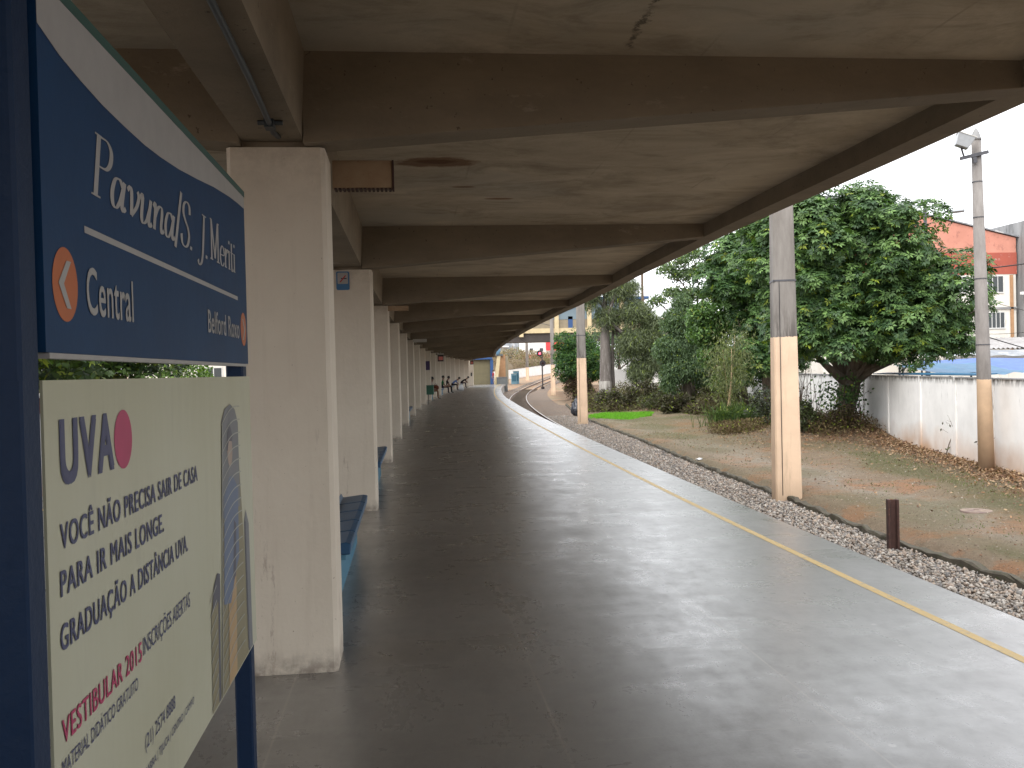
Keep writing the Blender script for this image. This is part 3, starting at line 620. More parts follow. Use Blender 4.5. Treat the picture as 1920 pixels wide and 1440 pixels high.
for i in (0, 1, 4, 8, 10, 12, 14):
    s = SC0+i*SP+1.36; o = bn if i == 0 else copy_thing(bn, (0, 0, 0))
    o.location = P(s, .02); o.rotation_euler = (0, 0, spine_rot(s)); o['label'] = blab[i]; o['group'] = gb

# displays hung from the canopy, poster, box
def display(s, off, z, label):
    t = thing('hanging_display', label, 'display', P(s, off, z), spine_rot(s), 'display boxes hung under the canopy')
    m = MB(); m.box(-.19, .19, 0, .16, -.42, 0); m.build('case', M['screen'], t, local=True, bevel=.01)
    m = MB(); m.add([(-.12, -.004, -.34), (.14, -.004, -.34), (.14, -.004, -.12), (-.12, -.004, -.12)], [(0, 1, 2, 3)]); m.build('lit_panel', M['screen_face'], t, local=True)
    m = MB(); m.box(-.19, .19, 0, .16, .001, .08); m.tube([(0, .08, .08), (0, .08, 3.32-z)], .015, 6); m.build('hanger', M['boxw'], t, local=True)
display(53.5, .55, 2.72, 'dark display box with reddish glow hung over the seated people')
display(93.5, .70, 2.78, 'smaller far display box hung before the olive end wall')
s = SC0+8*SP; t = thing('wall_poster', 'dark purple poster on a column above the seated people', 'poster', P(s-.0, -.02, 2.25), spine_rot(s))
m = MB(); m.box(-.12, .24, -.035, -.008, -.5, 0); m.build('sheet', M['purple'], t, local=True)
s = SC0+7*SP+.5; t = thing('green_box', 'green box bracketed beside a column before the seated people', 'bin', P(s, .46, .5), spine_rot(s))
m = MB(); m.cbox(-.22, .17, 0, .35, 0, .45, .02); m.build('body', M['bin'], t, local=True, bevel=.01)
m = MB(); m.box(-.24, .19, -.02, .37, .4505, .475); m.build('lid', M['bin'], t, local=True)
m = MB(); m.tube([(-.1, .17, 0), (-.1, .17, -.5)], .02, 6); m.build('leg', M['dark'], t, local=True)
s = SC0+17*SP; t = thing('water_fountain', 'small dark fixture on the farthest cream column', 'wall box', P(s, .06, 1.1), spine_rot(s))
m = MB(); m.box(-.06, .08, -.06, -.005, 0, .4); m.build('case', M['dark'], t, local=True, bevel=.01)
m = MB(); m.box(-.03, .05, -.075, -.0605, .1, .2); m.build('cover', M['grey_metal'], t, local=True)

# ================================================================== STATION NAME SIGN
BX = -.6                                                     # plane of the sign's printed faces
def text_to(name, txt, u0, u1, z0, capz, mat, parent, bold=0., d=.0015, shear=0.):
    """printed word: width u0..u1, baseline z0, capitals reach capz (+x face, reads towards +y)"""
    def mk(t):
        cu = D.curves.new('txt', 'FONT'); cu.body = t; cu.size = 1; cu.space_character = 1+bold*2.6; cu.resolution_u = 4; cu.fill_mode = 'FRONT'
        ob = D.objects.new('txt', cu); COL.objects.link(ob); dg = bpy.context.evaluated_depsgraph_get(); dg.update()
        me = D.meshes.new_from_object(ob.evaluated_get(dg)); D.objects.remove(ob); D.curves.remove(cu); return me
    ref = mk('H'); hh = max(v.co.y for v in ref.vertices); D.meshes.remove(ref)
    def vf(t): me = mk(t); o = ([v.co.copy() for v in me.vertices], [tuple(p.vertices) for p in me.polygons]); D.meshes.remove(me); return o
    full = [v.x for v in vf(txt)[0]]; a, b = min(full)-bold*.5, max(full)+bold*.5; k_ = bold*.5; words = txt.split(' ')
    for j, wd in enumerate(words):                                # each word is a part of its own
        V0, F0 = vf(wd); xe = max(v.x for v in vf(' '.join(words[:j+1]))[0]); sh = xe-max(v.x for v in V0); m = MB()
        for i, (ox, oy) in enumerate([(0, 0)] if bold <= 0 else [(-k_, -k_*.6), (k_, -k_*.6), (-k_, k_*.6), (k_, k_*.6), (0, 0)]):
            m.add([Vector((BX+d+i*.00012, u0+(v.x+sh+ox-a)/(b-a)*(u1-u0), z0+(v.y+oy)/hh*(capz-z0))) for v in V0], F0)
        m.build(name, mat, parent)
def poly(name, pts, mat, parent, d=.001):
    m = MB(); m.add([(BX+d, u, z) for u, z in pts], [tuple(range(len(pts)))]); return m.build(name, mat, parent)
def ellipse(u, z, ru, rz, n=40): return [(u+ru*math.cos(2*PI*k/n), z+rz*math.sin(2*PI*k/n)) for k in range(n)]

sg = thing('station_sign', 'blue station name board on two blue posts with an advert panel below', 'sign', (-.63, 2.6, 0))
for nm, y0 in (('post', 1.555), ('post', 3.555)):
    m = MB(); m.cbox(-.668, -.6055, y0, y0+.075, 0, 2.55 if y0 < 2 else 2.24, .006); m.build(nm, M['post_blue'], sg)
m = MB(); m.cbox(-.674, -.602, 1.546, 1.618, 0, 1.603, .004); m.build('post_sleeve', M['post_blue'], sg)
m = MB(); m.box(-.62, BX, 1.645, 3.642, 1.650, 2.278); m.build('name_board', M['sign_blue'], sg)
m = MB(); m.box(-.626, -.598, 1.63, 3.644, 2.2785, 2.300); m.build('cap_strip', M['sign_green'], sg)
m = MB(); m.box(-.624, -.6, 1.66, 3.60, 1.640, 1.6495); m.build('lower_strip', M['sign_white'], sg)
m = MB(); m.box(-.605, BX, 1.625, 3.655, .60, 1.603); m.build('advert_panel', M['ad'], sg)
wave = [(1.646, 2.199), (1.746, 2.178), (1.854, 2.166), (1.977, 2.156), (2.138, 2.151), (2.283, 2.149), (2.426, 2.153), (2.619, 2.164), (2.847, 2.184), (3.078, 2.207), (3.351, 2.226), (3.50, 2.232), (3.638, 2.234)]
m = MB(); n = len(wave); m.add([(BX+.0012, u, z) for u, z in wave]+[(BX+.0012, u, 2.2782) for u, z in wave], [(i, i+1, n+i+1, n+i) for i in range(n-1)]); m.build('white_wave', M['sign_white'], sg)
poly('rule_line', [(1.85, 1.880), (3.45, 1.876), (3.45, 1.889), (1.85, 1.893)], M['sign_white'], sg)
poly('orange_disc', ellipse(1.742, 1.772, .062, .066), M['orange'], sg)
poly('arrow', [(1.748, 1.815), (1.770, 1.815), (1.732, 1.773), (1.766, 1.730), (1.744, 1.730), (1.706, 1.773)], M['sign_white'], sg, .002)
poly('orange_disc', ellipse(3.553, 1.777, .058, .061), M['orange'], sg)
poly('arrow', [(3.545, 1.815), (3.526, 1.815), (3.562, 1.777), (3.530, 1.737), (3.550, 1.737), (3.586, 1.777)], M['sign_white'], sg, .002)
text_to('lettering', 'Central', 1.850, 2.152, 1.728, 1.816, M['sign_white'], sg, .022)
text_to('lettering', 'Belford Roxo', 2.932, 3.462, 1.740, 1.808, M['sign_white'], sg, .02)
# serif italic station name, drawn with a broad pen
GL = {'P': ([[(.12, 0), (.12, 1)], [(.12, .97), (.36, .98), (.5, .86), (.5, .66), (.38, .52), (.14, .5)]], [(0, .26, 0), (0, .2, .97)], .56),
 'a': ([[(.36, .4), (.26, .5), (.12, .46), (.04, .26), (.07, .05), (.18, .0), (.3, .14), (.38, .36)], [(.42, .5), (.37, .12), (.42, .0), (.5, .07)]], [], .53),
 'v': ([[(.0, .42), (.09, .5), (.15, .4), (.18, .02)], [(.18, .02), (.34, .2), (.42, .4), (.36, .5)]], [], .47),
 'u': ([[(.0, .42), (.09, .5), (.08, .12), (.15, 0), (.28, .08), (.38, .3)], [(.42, .5), (.37, .12), (.42, .0), (.5, .07)]], [], .53),
 'n': ([[(.0, .42), (.09, .49), (.08, .0)], [(.08, .22), (.2, .44), (.33, .5), (.39, .4), (.37, .1), (.42, 0), (.5, .07)]], [], .53),
 '/': ([[(.02, -.12), (.22, 1.12)]], [], .27), '.': ([[(.06, .0), (.07, .075)]], [], .22),
 'S': ([[(.46, .76), (.42, .93), (.28, 1.0), (.13, .92), (.10, .74), (.22, .58), (.38, .44), (.46, .26), (.40, .07), (.25, 0), (.10, .06), (.04, .24)]], [(.02, .08, .2), (.42, .48, .8)], .53),
 'J': ([[(.32, 1), (.32, .2), (.27, -.12), (.12, -.22), (.03, -.12)]], [(.18, .46, .97)], .5),
 'M': ([[(.12, 0), (.12, .97)], [(.12, .97), (.38, .08)], [(.38, .08), (.62, .97)], [(.64, .97), (.64, 0)]], [(.0, .22, 0), (.52, .76, 0), (.02, .16, .97), (.6, .74, .97)], .78),
 'e': ([[(.06, .27), (.36, .29), (.34, .44), (.21, .5), (.08, .38), (.05, .2), (.12, .03), (.25, 0), (.38, .1)]], [], .42),
 'r': ([[(.08, .5), (.08, 0)], [(.09, .26), (.18, .44), (.28, .49), (.32, .42)]], [(.0, .18, 0), (.0, .1, .47)], .34),
 'i': ([[(.08, .5), (.08, 0)], [(.075, .68), (.085, .76)]], [(.0, .17, 0), (.0, .1, .47)], .21),
 't': ([[(.1, .74), (.1, .1), (.16, .0), (.26, .06)]], [(.0, .24, .47)], .28), ' ': ([], [], .26)}
def smooth(pts, k=6):
    if len(pts) < 3: return [Vector(p) for p in pts]
    p = [Vector(pts[0])]+[Vector(q) for q in pts]+[Vector(pts[-1])]; out = []
    for i in range(1, len(p)-2):
        for j in range(k):
            t = j/k; a, b, c_, d = p[i-1], p[i], p[i+1], p[i+2]
            out.append(.5*((2*b)+(c_-a)*t+(2*a-5*b+4*c_-d)*t*t+(3*b-a-3*c_+d)*t**3))
    return out+[p[-2]]
def pen_word(txt, u0, u1, z0, cap, slant, wide):
    m = MB(); x = 0; total = sum(GL[c][2] for c in txt); sc = (u1-u0)/total; dep = [0]
    def put(q, cx): return (BX+.0012+dep[0], u0+(cx+q[0]+slant*q[1])*sc, z0+q[1]*cap)
    for ch in txt:
        st, se, wd = GL[ch]
        for s_ in st:
            pts = smooth(s_)
            for i in range(len(pts)-1):
                a, b = pts[i], pts[i+1]; d = (b-a); L = max(d.length, 1e-6); d = d/L; nrm = Vector((-d.y, d.x))
                w_ = .014+wide*abs(d.y)**1.5; na = nrm*w_
                if i: na0 = last
                else: na0 = na
                m.add([put(a-na0, x), put(b-na, x), put(b+na, x), put(a+na0, x)], [(0, 1, 2, 3)]); last = na; dep[0] += 2e-6
        for a, b, y in se:
            m.add([put(q, x) for q in ((a, y), (b, y), (b, y+.03), (a, y+.03))], [(0, 1, 2, 3)]); dep[0] += 2e-6
        x += wd
    return m.build('lettering', M['sign_white'], sg)
pen_word('Pavuna/S. J. ', 1.895, 3.02, 1.962, .128, .16, .045)
pen_word('Meriti', 2.995, 3.425, 1.970, .128, .02, .042)
# advert
text_to('lettering', 'UVA', 1.689, 1.985, 1.424, 1.531, M['navy'], sg, .085)
poly('magenta_disc', ellipse(2.053, 1.476, .062, .062), M['magenta'], sg)
text_to('lettering', 'VOCÊ NÃO PRECISA SAIR DE CASA', 1.679, 2.730, 1.312, 1.355, M['navy'], sg, .04)
text_to('lettering', 'PARA IR MAIS LONGE.', 1.673, 2.354, 1.232, 1.275, M['navy'], sg, .04)
text_to('lettering', 'GRADUAÇÃO A DISTÂNCIA UVA.', 1.666, 2.592, 1.140, 1.183, M['navy'], sg, .04)
text_to('lettering', 'VESTIBULAR 2015', 1.660, 2.139, .983, 1.024, M['magenta'], sg, .03)
text_to('lettering', 'INSCRIÇÕES ABERTAS', 2.151, 2.600, .988, 1.027, M['navy'], sg, .0)
text_to('lettering', 'MATERIAL DIDÁTICO GRATUITO', 1.656, 2.104, .930, .957, M['navy'], sg, .0)
text_to('lettering', '(21) 2574 8888', 2.145, 2.414, .780, .812, M['navy'], sg, .0)
text_to('lettering', 'BARRA | TIJUCA | CENTRO | CAMPO', 2.140, 2.612, .722, .741, M['navy'], sg, -.004)
pic = poly('printed_picture', [(2.975, .605), (3.47, .605), (3.44, 1.0), (3.385, 1.30), (3.38, 1.44), (3.33, 1.49), (3.245, 1.512), (3.15, 1.50), (3.09, 1.46), (3.06, 1.1)], M['print_ochre'], sg)
def pp(name, pts, mat, d):
    o = poly(name, pts, mat, sg, d); o.parent = pic; return o
pp('grey_arch', [(3.06, 1.15), (3.38, 1.15), (3.38, 1.44), (3.33, 1.488), (3.245, 1.510), (3.15, 1.498), (3.092, 1.458)], M['print_grey'], .0016)
pp('printed_face', ellipse(3.215, 1.355, .045, .05), M['print_skin'], .0022)
pp('printed_hair', [(3.16, 1.36), (3.18, 1.42), (3.23, 1.44), (3.27, 1.40), (3.255, 1.385), (3.2, 1.39), (3.175, 1.36)], M['print_dark'], .0026)
pp('printed_shirt', [(3.10, 1.22), (3.19, 1.27), (3.25, 1.27), (3.34, 1.22), (3.33, .98), (3.27, .95), (3.16, .86), (3.05, .88)], M['print_blue'], .0024)
pp('printed_arm', [(3.25, 1.12), (3.29, 1.10), (3.26, .93), (3.21, .92)], M['print_dark'], .0027)
pp('printed_trousers', [(3.13, .90), (3.27, .96), (3.24, .606), (3.10, .606)], M['print_tan'], .0021)
pp('printed_building', [(2.845, .606), (2.965, .606), (3.0, .99), (2.96, 1.0), (2.905, .97), (2.86, .9)], M['print_ochre'], .0014)
pp('printed_roof', [(2.872, .90), (2.995, .92), (3.0, .99), (2.96, 1.0), (2.905, .97)], M['print_dark'], .0020)
pp('printed_shade', [(2.935, .607), (2.965, .607), (2.992, .92), (2.965, .92)], M['print_dark'], .0017)
pp('printed_tower', [(3.50, .606), (3.56, .606), (3.545, 1.06), (3.49, 1.12), (3.45, 1.08), (3.47, .62)], M['print_grey'], .0014)
pp('printed_tower_edge', [(3.475, .607), (3.49, .607), (3.475, 1.08), (3.46, 1.08)], M['print_dark'], .0018)
def lattice():
    m = MB(); dep = .0030
    for k in range(19):
        z = .62+k*.046; pts = [(3.0+.005*k*.9+t*(.40-.004*k), z+.035*math.sin(PI*t)*.6+.05*t) for t in np.linspace(0, 1, 9)]
        for i in range(8):
            a, b = pts[i], pts[i+1]; m.add([(BX+dep, a[0], a[1]-.0022), (BX+dep, b[0], b[1]-.0022), (BX+dep, b[0], b[1]+.0022), (BX+dep, a[0], a[1]+.0022)], [(0, 1, 2, 3)])
    for k in range(8):
        z = .62+k*.045; m.add([(BX+dep, 2.84, z+.0), (BX+dep, 2.935, z+.03), (BX+dep, 2.935, z+.036), (BX+dep, 2.84, z+.005)], [(0, 1, 2, 3)])
    m.add([(BX+dep+.0003, 2.982, .606), (BX+dep+.0003, 2.990, .606), (BX+dep+.0003, 3.10, 1.45), (BX+dep+.0003, 3.093, 1.46)], [(0, 1, 2, 3)])
    o = m.build('printed_lattice', M['print_line'], sg); o.parent = pic
lattice()

# ================================================================== TREES AND PLANTS
def whorls(C, O, leafL, k, w, droop=.35):
    """k leaflets round each twig end C, twig direction O"""
    n = len(C); ax = norm(O*.55+np.array([0, 0, .55])+rng.normal(size=(n, 3))*.25)
    t = norm(np.cross(ax, rdirs(n))); b = np.cross(ax, t)
    a = (np.arange(k)*2*PI/k)[None]+rng.uniform(0, .4, (n, k)); L = leafL*rng.uniform(.7, 1.15, (n, k, 1))
    dr = t[:, None]*np.cos(a)[..., None]+b[:, None]*np.sin(a)[..., None]
    dd = norm(dr+ax[:, None]*rng.uniform(-.15, .35, (n, k, 1))-np.array([0, 0, droop])*rng.uniform(.5, 1.6, (n, k, 1)))
    W = norm(np.cross(dd, ax[:, None]+0*dd)+rng.normal(size=dd.shape)*.12)*w*L
    return (C[:, None]+dr*.02).repeat(1, 1).reshape(-1, 3), (dd*L).reshape(-1, 3), W.reshape(-1, 3)
def on_ell(n, c, r, up=.15, inner=.0):
    d = rdirs(int(n*1.8)); d = d[(d[:, 2]+up*2 > rng.uniform(-1.0, .55, len(d)))][:n]
    k = 1-(1-.80)*rng.random((len(d), 1))**1.2 if not inner else inner+(1-inner)*rng.random((len(d), 1))
    return np.array(c)+d*np.array(r)*k, norm(d/np.array(r))
def lobes(c, r, n, lr, flat=.75, low=-.75, seed=0):
    g = np.random.default_rng(seed); out = []
    for i in range(n):
        z = 1-2*(i+.5)/n; z = z if z > low else low+g.random()*.4; a = i*2.39996+g.uniform(-.4, .4); q = math.sqrt(max(0, 1-z*z)); s = g.uniform(.52, 1.08); l = lr*g.uniform(.6, 1.35)
        out.append(((c[0]+r[0]*s*q*math.cos(a), c[1]+r[1]*s*q*math.sin(a), c[2]+r[2]*s*z), (l, l, l*flat)))
    return out
def leaf_cols(n, k, dark, light, p=2.0, young=.04, yc=(.20, .26, .03)):
    t = rng.random(n)**p; c = np.array(dark)*(1-t[:, None])+np.array(light)*t[:, None]
    y = rng.random(n) < young; c[y] = np.array(yc); return np.repeat(c, k, 0)*rng.uniform(.75, 1.2, (n*k, 1))
def limb(m, a, b, r0, r1, bend=.15, seg=5, n=7):
    a, b = Vector(a), Vector(b); L = (b-a).length; off = Vector((random.uniform(-1, 1), random.uniform(-1, 1), random.uniform(-.3, .6)))*L*bend
    pts = [a.lerp(b, t)+off*math.sin(PI*t) for t in np.linspace(0, 1, seg)]
    m.tube(pts, [r0+(r1-r0)*t for t in np.linspace(0, 1, seg)], n); return pts
def trunk_part(t, base, top, r0, r1, targets, bark, rl=.09, flare=1.35, name='trunk', fork=None):
    m = MB(); b, e = Vector(base), Vector(top); pts = [b+Vector((0, 0, -.3)), b, b+Vector((0, 0, .25))]
    for k in (.4, .7, 1): pts.append(b.lerp(e, k)+Vector((random.uniform(-.06, .06), random.uniform(-.06, .06), 0)))
    m.tube(pts, [r0*flare*1.15, r0*flare, r0*1.08, r0*.98, (r0+r1)/2, r1], 12)
    for q in targets:
        st = b.lerp(e, random.uniform(.72, 1.0)); p = limb(m, st, q, rl*random.uniform(.7, 1.2), .018, .14)
        for _ in range(2):
            mid = p[random.choice((2, 3))]; limb(m, mid, mid+Vector((random.uniform(-1, 1), random.uniform(-1, 1), random.uniform(.1, .9)))*(Vector(q)-st).length*.35, rl*.35, .01, .1, 4, 5)
    return m.build(name, bark, t, smooth=True)
def leafy_tree(name, label, cat, base, top, r0, r1, envs, lr, nl, per, leafL, k, w, dark, light, bark, group=None, droop=.35, fill=.25, nlimb=9, low=-.75, young=.04, p=2., seed=1, rl=.09, mat=None, flat_=.75):
    t = thing(name, label, cat, base, group=group); Cs, Os = [], []; tg = []
    for e, (c, r) in enumerate(envs):
        ls = lobes(c, r, nl[e], lr, flat_, low, seed+e); tg += [q[0] for q in ls]
        for lc, lrr in ls:
            C, O = on_ell(per, lc, lrr); Cs.append(C); Os.append(O)
        C, O = on_ell(int(per*nl[e]*fill), c, tuple(x*.82 for x in r), .3, .45); Cs.append(C); Os.append(O)
    C, O = np.concatenate(Cs), np.concatenate(Os); random.shuffle(tg)
    if k > 1: A, U, W = whorls(C, O, leafL, k, w, droop)
    else:
        U = norm(rdirs(len(C))+O*.4-np.array([0, 0, droop]))*leafL*rng.uniform(.6, 1.3, (len(C), 1)); W = norm(np.cross(U, rdirs(len(C))))*leafL*w; A = C
    quads('crown', A, U, W, leaf_cols(len(C), k, dark, light, p, young), mat or M['leaf'], t)
    trunk_part(t, base, top, r0, r1, tg[:nlimb], bark, rl)
    return t
DK, LT = (.036, .078, .030), (.165, .28, .080)
big = leafy_tree('broadleaf_tree', 'big dense dark green tree with whorled leaves before the white wall', 'tree', (13.95, 29.0, -.52), (14.3, 29.1, 1.2), .33, .34,
    [((13.75, 27.6, 4.95), (2.1, 2.4, 2.45)), ((15.15, 27.0, 2.95), (1.65, 2.1, 1.8)), ((12.4, 27.4, 3.2), (1.35, 1.8, 1.8)), ((12.0, 28.2, 5.5), (1.5, 1.7, 1.5))], .74, [44, 34, 26, 22], 165, .165, 7, .2, DK, LT, M['bark'], nlimb=16, rl=.17, seed=3)
leafy_tree('broadleaf_tree', 'dark green tree with whorled leaves left of the nearest tall pole', 'tree', (15.7, 39.6, -.75), (15.6, 39.5, 1.6), .25, .2,
    [((16.2, 39.6, 6.1), (2.0, 1.9, 2.0)), ((14.4, 39.4, 5.5), (1.3, 1.5, 1.5)), ((15.9, 39.4, 2.9), (1.6, 1.6, 2.3))], .8, [36, 30, 32], 120, .22, 7, .2, (.036, .08, .03), (.15, .27, .075), M['bark'], nlimb=12, rl=.12, seed=9)
# creeper leaves and stems on the big trunk
t = thing('creeper_plant', 'creeper of small green leaves climbing the big tree trunk', 'creeper', (13.8, 28.6, .2))
C = np.concatenate([np.array([13.75, 28.55, .55])+rng.normal(size=(420, 3))*[.35, .16, .32], np.array([13.3, 28.6, .2])+rng.normal(size=(160, 3))*[.3, .2, .5]])
U = norm(rdirs(len(C))-[0, 0, .4])*.11; W = norm(np.cross(U, rdirs(len(C))))*.04; quads('leaves', C, U, W, leaf_cols(len(C), 1, DK, LT), M['leaf'], t)
m = MB()
for k in range(6): limb(m, (13.6+.09*k, 28.6, -.5), (13.4+.12*k, 28.5, .9), .014, .006, .1)
m.build('stem', M['twig'], t)
# thin bare saplings before the wall
def sapling(x, y, h, n, label, leaf=0, spread=.25, group='bare saplings before the white wall'):
    z = float(gz(x, y)); t = thing('bare_sapling', label, 'sapling', (x, y, z), group=group); m = MB(); tips = []
    for i in range(n):
        bx, by = x+random.uniform(-spread, spread)*(.6 if n < 9 else 1.6), y+random.uniform(-spread, spread)*.6; e = Vector((bx+random.uniform(-spread, spread)*1.5, by+random.uniform(-.3, .3), z+h*random.uniform(.6, 1)))
        p = limb(m, (bx, by, z-.05), e, .016, .005, .07, 6, 5); tips += p[2:]
        for _ in range(3):
            q = random.choice(p[1:5]); e2 = q+Vector((random.uniform(-.4, .4), random.uniform(-.2, .2), random.uniform(.15, .5))); limb(m, q, e2, .006, .002, .1, 4, 4); tips.append(e2)
    m.build('stem', M['twig'], t)
    if leaf:
        T = np.array([tuple(q) for q in tips]); C = T[rng.integers(0, len(T), leaf)]+rng.normal(size=(leaf, 3))*.07
        U = norm(rdirs(leaf)-[0, 0, .7])*.09; W = norm(np.cross(U, rdirs(leaf)))*.022; quads('leaves', C, U, W, leaf_cols(leaf, 1, (.05, .045, .025), (.11, .14, .05)), M['leaf'], t)
    return t
sapling(12.45, 30.0, 2.1, 15, 'dense clump of thin bare stems just right of the nearest tall pole', 60)
sapling(13.05, 29.8, 2.0, 13, 'bare thin stems between the tall pole and the big trunk', 50)
sapling(14.45, 29.0, 1.5, 4, 'few twisted stems just right of the big trunk', 50, .15)
sapling(13.2, 22.0, 1.05, 2, 'lone dry weed standing before the white wall', 26, .18)
sapling(12.55, 19.4, .7, 3, 'short dry twigs by the foot of the round lamp pole', 10, .2)
# bushes
def bush(name, label, c, r, n, L, w, dark, light, k=1, cat='bush', droop=.2, group=None, mat=None, stems=5, p=2.):
    z = float(gz(c[0], c[1])); t = thing(name, label, cat, (c[0], c[1], z), group=group); Cs = []
    ls = lobes((c[0], c[1], z+r[2]*.55), (r[0]*.75, r[1]*.75, r[2]*.6), max(6, n//160), min(r)*.42, .8, -.6, int(c[1]*7))
    for lc, lr in ls: Cs.append(on_ell(n//len(ls), lc, lr)[0])
    C = np.concatenate(Cs); O = norm(C-np.array([c[0], c[1], z+r[2]*.3]))
    if k > 1: A, U, W = whorls(C, O, L, k, w, droop)
    else: A = C; U = norm(rdirs(len(C))+O*.5-[0, 0, droop])*L*rng.uniform(.6, 1.3, (len(C), 1)); W = norm(np.cross(U, rdirs(len(C))))*L*w
    quads('foliage', A, U, W, leaf_cols(len(C), k, dark, light, p), mat or M['leaf'], t)
    m = MB()
    for i in range(stems): limb(m, (c[0]+random.uniform(-.15, .15), c[1], z-.05), ls[i % len(ls)][0], .022, .006)
    m.build('stem', M['twig'], t); return t
DRY, DRY2 = (.07, .055, .035), (.14, .13, .07)
bush('low_bush', 'low mixed scrub right of the nearest tall pole under the big tree', (12.3, 28.6, 0), (.9, .7, .75), 2600, .09, .3, (.05, .05, .025), (.10, .14, .05), group='scrub at the foot of the trees')
bush('low_bush', 'brownish scrub at the foot of the big trunk', (13.4, 28.0, 0), (.9, .6, .55), 2400, .08, .28, (.075, .045, .03), (.10, .10, .045), group='scrub at the foot of the trees')
bush('low_bush', 'dark grey green scrub directly left of the nearest tall pole', (13.6, 33.5, 0), (1.3, .9, 1.2), 3600, .10, .3, (.035, .04, .03), (.08, .10, .055), group='scrub at the foot of the trees')
bush('low_bush', 'brown dry scrub behind the clump of tall grass', (14.4, 42.5, 0), (1.4, 1., .9), 2800, .12, .2, (.08, .055, .035), (.13, .13, .06), group='scrub at the foot of the trees')
bush('low_bush', 'olive scrub right of the bright green grass', (14.0, 49.5, 0), (2.0, 1.2, .8), 3200, .13, .2, (.055, .05, .03), (.10, .13, .05), group='scrub at the foot of the trees')
for i, (x, y, rx, h, lab) in enumerate([(11.6, 53.5, 1.2, .9, 'dark undergrowth clump behind the left end of the bright grass'), (13.4, 53.0, 1.4, 1.1, 'dark undergrowth clump behind the bright grass'), (15.4, 53.0, 1.5, 1.3, 'dark undergrowth under the drooping blue green tree'),
        (16.2, 49.0, 1.3, 1.6, 'tangled dark scrub right of the drooping tree'), (15.6, 45.0, 1.2, 1.7, 'tangled green brown scrub before the grey wall, behind the bamboo'), (13.6, 46.6, 1.3, .7, 'low reddish brown weeds right of the bright grass')]):
    bush('low_bush', lab, (x, y, 0), (rx, .8, h), 3600, .16, .2, (.045, .035, .022), (.10, .11, .05), group='scrub at the foot of the trees')
def undergrowth(name, n, xs, ys, hs, L, dark, light, label):
    C = np.column_stack([xs, ys, gz(xs, ys)+hs*rng.random(n)**1.4]); U = norm(rdirs(n)*[1, 1, .8]+[0, 0, .35])*L*rng.uniform(.5, 1.4, (n, 1)); W = norm(np.cross(U, rdirs(n)))*(L*.13)
    tag(quads(name, C, U, W, leaf_cols(n, 1, dark, light, 1.5), M['leaf_dry']), label, 'undergrowth', kind='stuff')
n = 26000; ys = rng.uniform(43, 66, n); lo = np.interp(ys, [43, 50, 51, 66], [13.9, 13.2, 9.8, 11.5]); hi = np.interp(ys, [43, 66], [16.8, 17.5]); xs = lo+(hi-lo)*rng.random(n)
hn = .55+.5*np.sin(xs*1.7+ys*.6)*np.cos(ys*.9-xs)+.2*np.sin(xs*5); undergrowth('undergrowth', n, xs, ys, np.clip(hn, .08, 1.3), .2, (.055, .038, .025), (.15, .15, .07), 'dark brown tangled undergrowth on the shaded bank behind the bright grass')
n = 9000; xs = rng.uniform(10.6, 15.0, n); ys = 28.4+rng.normal(0, .7, n)+(xs < 12.3)*3.5; ok = xs < wallx(ys)-.2; xs, ys = xs[ok], ys[ok]; n = len(xs)
undergrowth('dry_weeds', n, xs, ys, np.full(n, .38), .11, (.085, .05, .03), (.20, .17, .08), 'low brown and green weeds round the big trunk and the nearest tall pole')
# tall grass clump
gx_, gy_ = 12.75, 35.3; z = float(gz(gx_, gy_)); t = thing('tall_grass_clump', 'tall arching clump of green grass left of the nearest tall pole', 'grass clump', (gx_, gy_, z))
n = 1500; a = rng.uniform(0, 2*PI, n); lean = rng.uniform(.1, .95, n); L = rng.uniform(.5, 1.15, n)
B = np.column_stack([gx_+rng.normal(0, .55, n), gy_+rng.normal(0, .35, n), np.full(n, z)]); d1 = np.column_stack([np.cos(a)*lean*.5, np.sin(a)*lean*.5, np.ones(n)]); d1 = norm(d1)
M1 = B+d1*L[:, None]*.55; d2 = norm(np.column_stack([np.cos(a)*lean*1.3, np.sin(a)*lean*1.3, np.ones(n)*.55-lean*.7])); T2 = M1+d2*L[:, None]*.5
W = norm(np.cross(d1, rdirs(n)))*.011; V = np.stack([B-W, B+W, M1+W, M1-W, T2], 1).reshape(-1, 3); i5 = np.arange(n)*5
F = np.concatenate([np.stack([i5, i5+1, i5+2, i5+3], 1), np.stack([i5+3, i5+2, i5+4, i5+4], 1)])
me_c = np.repeat(leaf_cols(n, 1, (.035, .07, .02), (.13, .19, .055)), 5, 0)
F4 = F[:n]; V2 = V.copy(); quads('blades', M1-d1*.02, T2-M1, W*1., leaf_cols(n, 1, (.04, .075, .02), (.14, .20, .06)), M['blade'], t)
npmesh('blade_bases', V2, F4, M['blade'], t, me_c)
